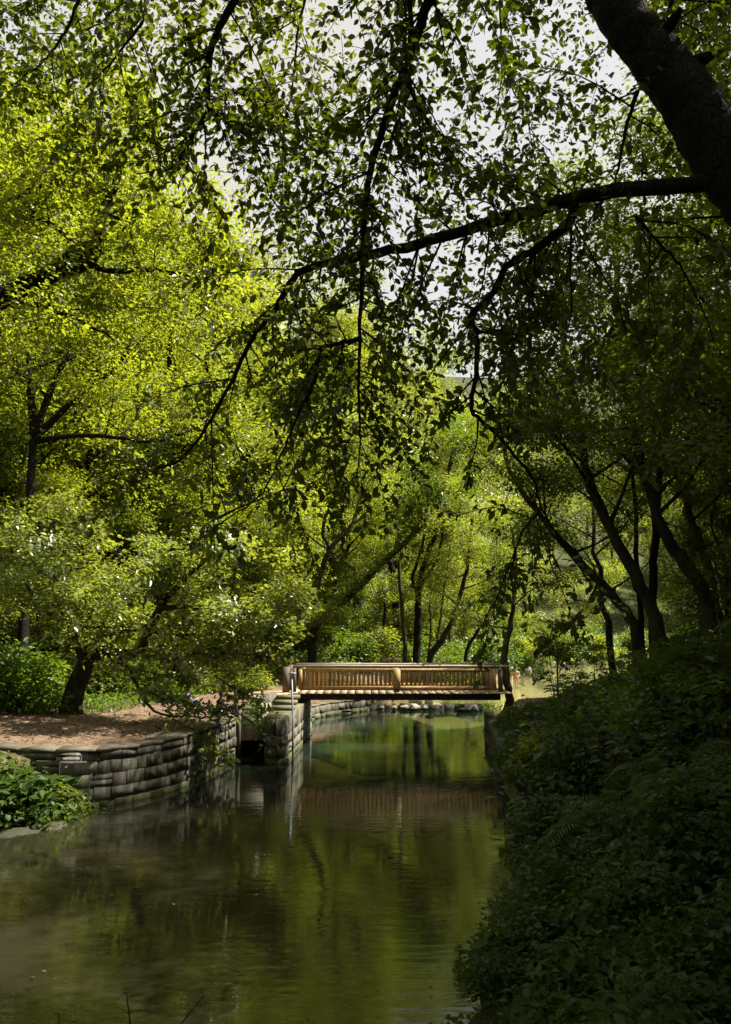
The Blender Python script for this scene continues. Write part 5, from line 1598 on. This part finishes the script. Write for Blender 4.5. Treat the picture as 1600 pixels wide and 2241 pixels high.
n_ = 0
for k in range(26):       # close to the near bank
    y_ = rngS.uniform(5.5, 10.5); x_ = np.interp(y_, RIVER[5:11, 1], RIVER[5:11, 0]) + rngS.uniform(0.3, 5.5)
    bush('bank', x_, y_, rngS.uniform(0.5, 0.85), 'dark low shrub in the shaded growth of the right bank', 'shrubs covering the right bank')
for k in range(7):
    bush('bank', rngS.uniform(8.4, 10.8), rngS.uniform(22.5, 25.5), rngS.uniform(0.9, 1.4), 'dark shrub round the feet of the right bank trunks', 'shrubs under the right trunks')
for k in range(9):
    y_ = 8.6 + 0.62 * k
    bush('bank', float(np.interp(y_, RIVER[5:11, 1], RIVER[5:11, 0])) + 0.18, y_, 0.42, 'dark leaves trailing into the water along the lower right bank', 'growth trailing into the water', dz=0.1)
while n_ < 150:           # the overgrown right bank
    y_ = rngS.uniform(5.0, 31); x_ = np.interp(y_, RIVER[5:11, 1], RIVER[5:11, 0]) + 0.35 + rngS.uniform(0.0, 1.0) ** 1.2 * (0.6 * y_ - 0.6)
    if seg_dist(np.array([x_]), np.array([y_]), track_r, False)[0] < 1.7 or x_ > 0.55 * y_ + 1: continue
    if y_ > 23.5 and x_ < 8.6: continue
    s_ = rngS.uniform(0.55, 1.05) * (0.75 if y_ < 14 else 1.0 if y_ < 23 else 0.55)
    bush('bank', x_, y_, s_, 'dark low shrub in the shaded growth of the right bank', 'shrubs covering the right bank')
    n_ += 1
for k in range(14):       # behind the right trunks
    y_ = rngS.uniform(26, 31); x_ = rngS.uniform(10.8, 17)
    bush('bank', x_, y_, rngS.uniform(1.0, 1.7), 'dark shrub under the trunks of the right bank', 'shrubs under the right trunks')


def cover(name, n, xr, yr, size, mat, seed, h=0.25, keep=None):
    """a carpet of small leaves over the ground"""
    rng = np.random.default_rng(seed)
    x_ = rng.uniform(*xr, n); y_ = rng.uniform(*yr, n)
    ok = ~poly_inside(x_, y_, RIVER) & (seg_dist(x_, y_, track, False) > 2.3) & (seg_dist(x_, y_, track_r, False) > 1.5) & (seg_dist(x_, y_, track_f, False) > 1.6)
    if keep is not None: ok &= keep(x_, y_)
    x_, y_ = x_[ok], y_[ok]
    c_ = np.stack([x_, y_, ground_h(x_, y_) + rng.random(len(x_)) ** 1.5 * h], axis=1)
    a_, nn_ = leaf_frame(len(x_), rng, 1.0, 0.6)
    L = size * rng.uniform(0.5, 1.3, len(x_))
    v, f, t_ = leaf_low(c_, a_, nn_, L, L * 0.6, rng)
    o = obj(name, np_mesh(name, v, f, M[mat], t_))
    return tag(o, kind='stuff')


cover('ground_cover', 36000, (0.3, 17), (5, 33), 0.115, 'leaf_bank', 41, 0.3, lambda x_, y_: (x_ > 0.1 * y_ - 0.5) & (x_ < 0.56 * y_ + 1))
cover('ground_cover', 40000, (-18, -6), (26, 46), 0.13, 'leaf_bush', 42, 0.35)
cover('ground_cover', 60000, (-22, 14), (44, 82), 0.20, 'leaf_bush', 43, 0.5)
cover('ground_cover', 9000, (-12, -7), (16, 20), 0.09, 'leaf_bush', 44, 0.25)

# grass tufts hanging over the bank wall
rg_ = np.random.default_rng(51)
gb = []
Nb = 9000
x_ = rg_.uniform(4.6, 8.5, Nb); y_ = rg_.uniform(24.5, 31, Nb)
ok = ~poly_inside(x_, y_, RIVER) & (seg_dist(x_, y_, track_r, False) > 1.0); x_, y_ = x_[ok], y_[ok]
c_ = np.stack([x_, y_, ground_h(x_, y_)], axis=1)
a_ = unit(np.array((-0.3, -0.2, 1.0)) + rg_.normal(0, 0.35, c_.shape)); nn_ = unit(np.cross(a_, rand_dirs(len(a_), rg_)))
L = rg_.uniform(0.2, 0.5, len(c_))
v, f, t_ = leaf_low(c_, a_, nn_, L, np.full(len(L), 0.014), rg_)
tag(obj('grass', np_mesh('grass', v, f, M['leaf_bush'], t_)), kind='stuff')

# broad-leaved plants, leaf by leaf
LEAVES_BANK = [leaf_piece(rngS, M['leaf_bank']) for _ in range(5)]
LEAVES_BUSH = [leaf_piece(rngS, M['leaf_bush']) for _ in range(3)]


def leafy_plant(label, x, y, h, nst, nl, size, group=None, pieces=LEAVES_BANK, name='broadleaf_plant', asp=0.6, dz=0.0, droop=-0.15, cat='plant'):
    t = thing(name, label, cat, (x, y, gz(x, y) + dz), 0, group)
    g = Geo()
    lv = []
    for s in range(nst):
        top_ = np.array((rngS.normal(0, 0.22 * h), rngS.normal(0, 0.22 * h), h * rngS.uniform(0.65, 1.05)))
        b0 = np.array((rngS.normal(0, 0.05), rngS.normal(0, 0.05), -0.1))
        pts_ = curve_pts([b0, (b0 + top_) * 0.5 + rngS.normal(0, 0.03, 3), top_], 9)
        g.tube(pts_, np.linspace(0.012, 0.005, 9), 5)
        for k in range(nl):
            u = 0.3 + 0.7 * k / max(1, nl - 1)
            i = min(8, int(u * 8.01))
            az = k * 2.4 + s
            d = unit(np.array((math.cos(az), math.sin(az), rngS.normal(0.1, 0.25))))
            pet = pts_[i] + d * size * 0.35
            g.tube([pts_[i], (pts_[i] + pet) / 2 + np.array((0, 0, 0.02)), pet], 0.004, 3, cap=False)
            a_ = unit(d + np.array((0, 0, droop)))
            n2_ = unit(np.array((0, 0, 1.0)) + rngS.normal(0, 0.3, 3)); n2_ = unit(n2_ - a_ * (a_ @ n2_))
            lv.append((pet, a_, n2_, size * rngS.uniform(0.7, 1.2) * (1.0 if k < nl - 1 else 0.7)))
    obj('stem', g.mesh('plant_stem', M['bark_brown'], smooth=True), t)
    for i, (c_, a_, n2_, L_) in enumerate(lv):
        o = obj('leaf', pieces[i % len(pieces)], t)
        o.matrix_local = frame_matrix(c_, a_, n2_, L_, L_ * asp)
    return t


q = at(1345, 1500, 20); leafy_plant('tall plant with very large drooping leaves against the bright pool', q[0], 20, at(1345, 1440, 20)[2] - gz(q[0], 20), 2, 5, 0.52, None, LEAVES_BANK, 'elephant_ear_plant', 0.75, 0, -0.45)
q = at(1215, 1495, 30); leafy_plant('dark sapling in front of the bright water right of the bridge', q[0], 30, 2.7, 6, 14, 0.22, None, LEAVES_BANK, 'sapling', 0.6, 0, -0.3)
q = at(1265, 1480, 31); leafy_plant('slim dark sapling to the right of the bushy one by the bright water', q[0], 31, 2.0, 4, 11, 0.2, None, LEAVES_BANK, 'sapling', 0.6, 0, -0.3)
specs = [(1200, 1700, 21.0, 1.1, 3, 6, 0.26, 'plant with large pale leaves over the bank wall'), (1265, 1720, 19.5, 1.2, 3, 6, 0.30, 'plant with the broadest leaves at the middle of the right bank'),
         (1150, 1740, 20.2, 0.9, 3, 6, 0.20, 'leafy plant at the corner of the bank wall'), (1130, 1830, 17.5, 1.0, 4, 7, 0.18, 'stemmy plant leaning over the water on the right'),
         (1180, 1850, 16.5, 1.2, 5, 7, 0.19, 'tall thicket of dark bare stems with leafy tops on the right bank'), (1260, 1840, 16.0, 1.2, 5, 7, 0.19, 'dark stemmed plant right of the leafy thicket'),
         (1170, 1960, 14.0, 0.8, 4, 7, 0.13, 'plant spreading over the water below the thicket'), (1120, 2030, 12.9, 0.6, 4, 7, 0.11, 'low plant dipping towards the water at the lower right'),
         (1350, 1700, 17.5, 1.1, 4, 7, 0.17, 'leafy plant in the gloom of the upper right bank'), (1420, 1620, 18.5, 1.0, 4, 7, 0.18, 'plant near the dim path on the right bank'),
         (1090, 2120, 11.6, 0.5, 4, 7, 0.10, 'lowest leafy plant beside the water at the bottom right'), (1300, 1600, 21.0, 1.0, 4, 7, 0.18, 'small broad-leaved plant above the bank wall')]
for px, py, Y_, h_, ns_, nl_, sz_, lab_ in specs:
    q = at(px, py, Y_)
    leafy_plant(lab_, q[0], Y_, h_ * 1.55, ns_ + 1, nl_, sz_ * (1.6 if py < 1900 else 1.1), 'broad-leaved plants on the right bank', LEAVES_BUSH if py < 1900 else LEAVES_BANK)  # plants further up get lighter leaves in place of light on the bank
# sprigs rising from the near bank
for px, lab_ in ((330, 'thin dark sprig rising at the bottom edge of the picture'), (180, 'smaller dark sprig at the bottom left edge')):
    q = at(px, 2290, 7.6)
    leafy_plant(lab_, q[0], 7.3, 0.9 if px == 330 else 0.7, 2, 5, 0.12, 'sprigs at the near bank', LEAVES_BANK, 'sprig', 0.5, at(px, 2290, 7.3)[2] - gz(q[0], 7.3) - 0.35)

# ferns
def fern_mesh(seed):
    rng = np.random.default_rng(seed)
    C_, A_, N_, L_ = [], [], [], []
    g = Geo()
    for k in range(9):
        az = k * 0.7 + rng.normal(0, 0.15); d = np.array((math.cos(az), math.sin(az), 0))
        ln = rng.uniform(0.6, 0.95)
        pts_ = curve_pts([(0, 0, 0), d * ln * 0.4 + np.array((0, 0, 0.5 * ln)), d * ln * 0.8 + np.array((0, 0, 0.52 * ln)), d * ln * 1.1 + np.array((0, 0, 0.25 * ln))], 18)
        g.tube(pts_, np.linspace(0.006, 0.002, 18), 4, cap=False)
        sd = np.array((-d[1], d[0], 0))
        for i in range(3, 18):
            t = unit(pts_[i] - pts_[i - 1]); w_ = 0.20 * math.sin(math.pi * (i - 1) / 18) ** 0.8 + 0.02
            for s in (-1, 1):
                C_.append(pts_[i]); a_ = unit(sd * s + t * 0.35 + np.array((0, 0, -0.12))); A_.append(a_)
                n_2 = unit(np.cross(t, sd)); n_2 = unit(n_2 - a_ * (a_ @ n_2)); N_.append(n_2); L_.append(w_)
    L_ = np.array(L_)
    v, f, t_ = leaf_low(np.array(C_), np.array(A_), np.array(N_), L_, np.full(len(L_), 0.045), rng)
    return g.mesh('fern_stalks', M['bark_brown']), np_mesh('fern_fronds', v, f, M['leaf_bank'], t_)


FERN = [fern_mesh(400), fern_mesh(401)]
k = 0
while k < 34:
    y_ = rngS.uniform(8.5, 24); x_ = np.interp(y_, RIVER[5:11, 1], RIVER[5:11, 0]) + rngS.uniform(0.2, 1.0) * (0.5 * y_ - 0.8)
    if seg_dist(np.array([x_]), np.array([y_]), track_r, False)[0] < 1.5: continue
    t = thing('fern', 'dark fern with arching fronds in the growth of the right bank', 'fern', (x_, y_, gz(x_, y_) + 0.25), rngS.random() * 6.28, 'ferns on the right bank')
    s_ = rngS.uniform(0.45, 0.9); t.scale = (s_, s_, s_)
    obj('stalks', FERN[k % 2][0], t); tag(obj('fronds', FERN[k % 2][1], t), kind='stuff')
    k += 1

cover('ground_cover', 42000, (16, 66), (24, 58), 0.24, 'leaf_bush', 45, 0.6)
cover('ground_cover', 30000, (5, 60), (60, 150), 0.34, 'leaf_bush', 46, 0.7)
# upright leafy shoots along the water's edge of the right bank
kinds = ['tall narrow-leaved shoots at the water edge of the right bank', 'leafy upright weed in the shaded right bank']
SHOOT = [leafy_plant(kinds[1], 3.2 + 0.5 * k, 15.5 + k, 0.95, 6, 9, 0.15 + 0.03 * k, 'upright weeds on the right bank') for k in range(3)]
for k in range(44):
    y_ = rngS.uniform(9.5, 26); x_ = np.interp(y_, RIVER[5:11, 1], RIVER[5:11, 0]) + 0.25 + rngS.random() ** 1.6 * 0.36 * y_
    if seg_dist(np.array([x_]), np.array([y_]), track_r, False)[0] < 1.2: continue
    o = copy_tree(SHOOT[k % 3])
    s_ = rngS.uniform(1.0, 1.7) * (0.7 if y_ < 13 else 1.0)
    o.location = (x_, y_, gz(x_, y_)); o.scale = (s_, s_, s_); o.rotation_euler = (0, 0, rngS.random() * 6.28)
    o['label'] = kinds[1]
# dead leaves on the trodden earth, a few floating on the river
def litter(name, x_, y_, z_, size, mat, seed, rnd=0.35):
    rng = np.random.default_rng(seed)
    a_, nn_ = leaf_frame(len(x_), rng, 1.0, rnd)
    L = size * rng.uniform(0.5, 1.3, len(x_))
    v, f, t_ = leaf_low(np.stack([x_, y_, z_], axis=1), a_, nn_, L, L * 0.6, rng)
    return tag(obj(name, np_mesh(name, v, f, M[mat], t_)), kind='stuff')


M['leaf_dead'] = leaf_mat('leaf_dead', (0.07, 0.045, 0.028), (0.22, 0.155, 0.095), (0.12, 0.07, 0.02), 0.15, 0.7, 0.2)
rgl = np.random.default_rng(61)
xs, ys = rgl.uniform(-15, 2, 16000), rgl.uniform(20.5, 55, 16000)
ok = ~poly_inside(xs, ys, RIVER) & (seg_dist(xs, ys, track, False) < 4)
litter('leaf_litter', xs[ok], ys[ok], ground_h(xs[ok], ys[ok]) + 0.015, 0.085, 'leaf_dead', 62)
xs, ys = rgl.uniform(5, 16, 5000), rgl.uniform(27, 34, 5000)
ok = ~poly_inside(xs, ys, RIVER) & (seg_dist(xs, ys, track_r, False) < 2.2)
litter('leaf_litter', xs[ok], ys[ok], ground_h(xs[ok], ys[ok]) + 0.015, 0.085, 'leaf_dead', 63)
xs, ys = rgl.uniform(-7, 4.5, 150), 9.5 + 30 * rgl.random(150) ** 1.5
ok = poly_inside(xs, ys, RIVER) & (seg_dist(xs, ys, RIVER) > 0.3)
litter('floating_leaves', xs[ok], ys[ok], np.full(ok.sum(), 0.006), 0.07, 'leaf_dead', 64, 0.06)

SAPLING = tree_meshes('sapling', 33, 3.2, 0.035, (0.02, 0.03), 0.15, 0.30, 0.075, 16, 0.16, 'leaf_dark', 'bark_dark', nl=9, sub=4)
for px, Y_, h_, lab_ in ((1218, 29.5, 3.4, 'dark leafy young tree in front of the bright pool right of the bridge'), (1300, 34, 2.2, 'low dark young tree at the right of the bright pool')):
    q = at(px, 1480, Y_)
    plant_tree(SAPLING, 'young_tree', lab_, (q[0], Y_), h_ / 3.2, 1.0 + px)
for x_, y_, s_ in ((10.2, 38.5, 0.7), (11.5, 40.5, 0.8), (13.0, 42, 0.8), (9.0, 36.2, 0.5), (12.3, 37.0, 0.8)):
    bush('bank', x_, y_, s_, 'dark shrub on the point of land before the bright pool', 'shrubs before the pool')
for k in range(15):  # lighter mid leaves stand in for light catching some of these bushes
    y_ = rngS.uniform(14, 23.5); x_ = np.interp(y_, RIVER[5:11, 1], RIVER[5:11, 0]) + rngS.uniform(0.9, 4.5)
    bush(('bank', 'mid', 'mid')[k % 3], x_, y_, rngS.uniform(0.95, 1.4), 'taller dark bush standing out of the low growth on the right bank', 'taller bushes on the right bank')

for x_, y_, s_ in ((4.4, 52, 1.8), (5.6, 55, 2.0), (3.0, 50.5, 1.5), (6.4, 58.5, 2.0), (6.6, 61.5, 2.2), (4.2, 57, 2.2), (12.2, 72.5, 2.2), (14.6, 76, 2.4)):
    bush('bright', x_, y_, s_, 'bright full bush at the water edge of the upper pool', 'bushes at the edge of the upper pool')

# each member of the smaller groups named by its place in its row
ORD = ['first', 'second', 'third', 'fourth', 'fifth', 'sixth', 'seventh', 'eighth', 'ninth', 'tenth', 'eleventh', 'twelfth']
ROWS = {
    'trees crowding the left slope': ('x', 'tall sunlit tree of the near left slope, {} from the left'),
    'young trees under the left wood': ('x', 'bushy young tree under the left wood, {} from the left'),
    'young trees on the right bank': ('x', 'dark young tree among the right bank trunks, {} from the left'),
    'young trees beyond the bridge': ('x', 'young understorey tree beyond the bridge, {} from the left'),
    'bushes at the edge of the upper pool': ('x', 'bright full bush edging the upper pool, {} from the left'),
    'shrubs before the pool': ('x', 'dark shrub on the point before the bright pool, {} from the left'),
    'growth over the bank wall': ('y', 'dark growth trailing over the right bank wall, {} from the viewer'),
    'growth trailing into the water': ('y', 'dark leaves trailing into the water at the lower right, {} from the viewer'),
}
for gname, (ax, text) in ROWS.items():
    mem = [o for o in C.objects if o.parent is None and o.get('group') == gname]
    mem.sort(key=lambda o: o.location.x / max(o.location.y, 1) if ax == 'x' else o.location.y)
    for i, o in enumerate(mem[:12]):
        o['label'] = text.format(ORD[i])
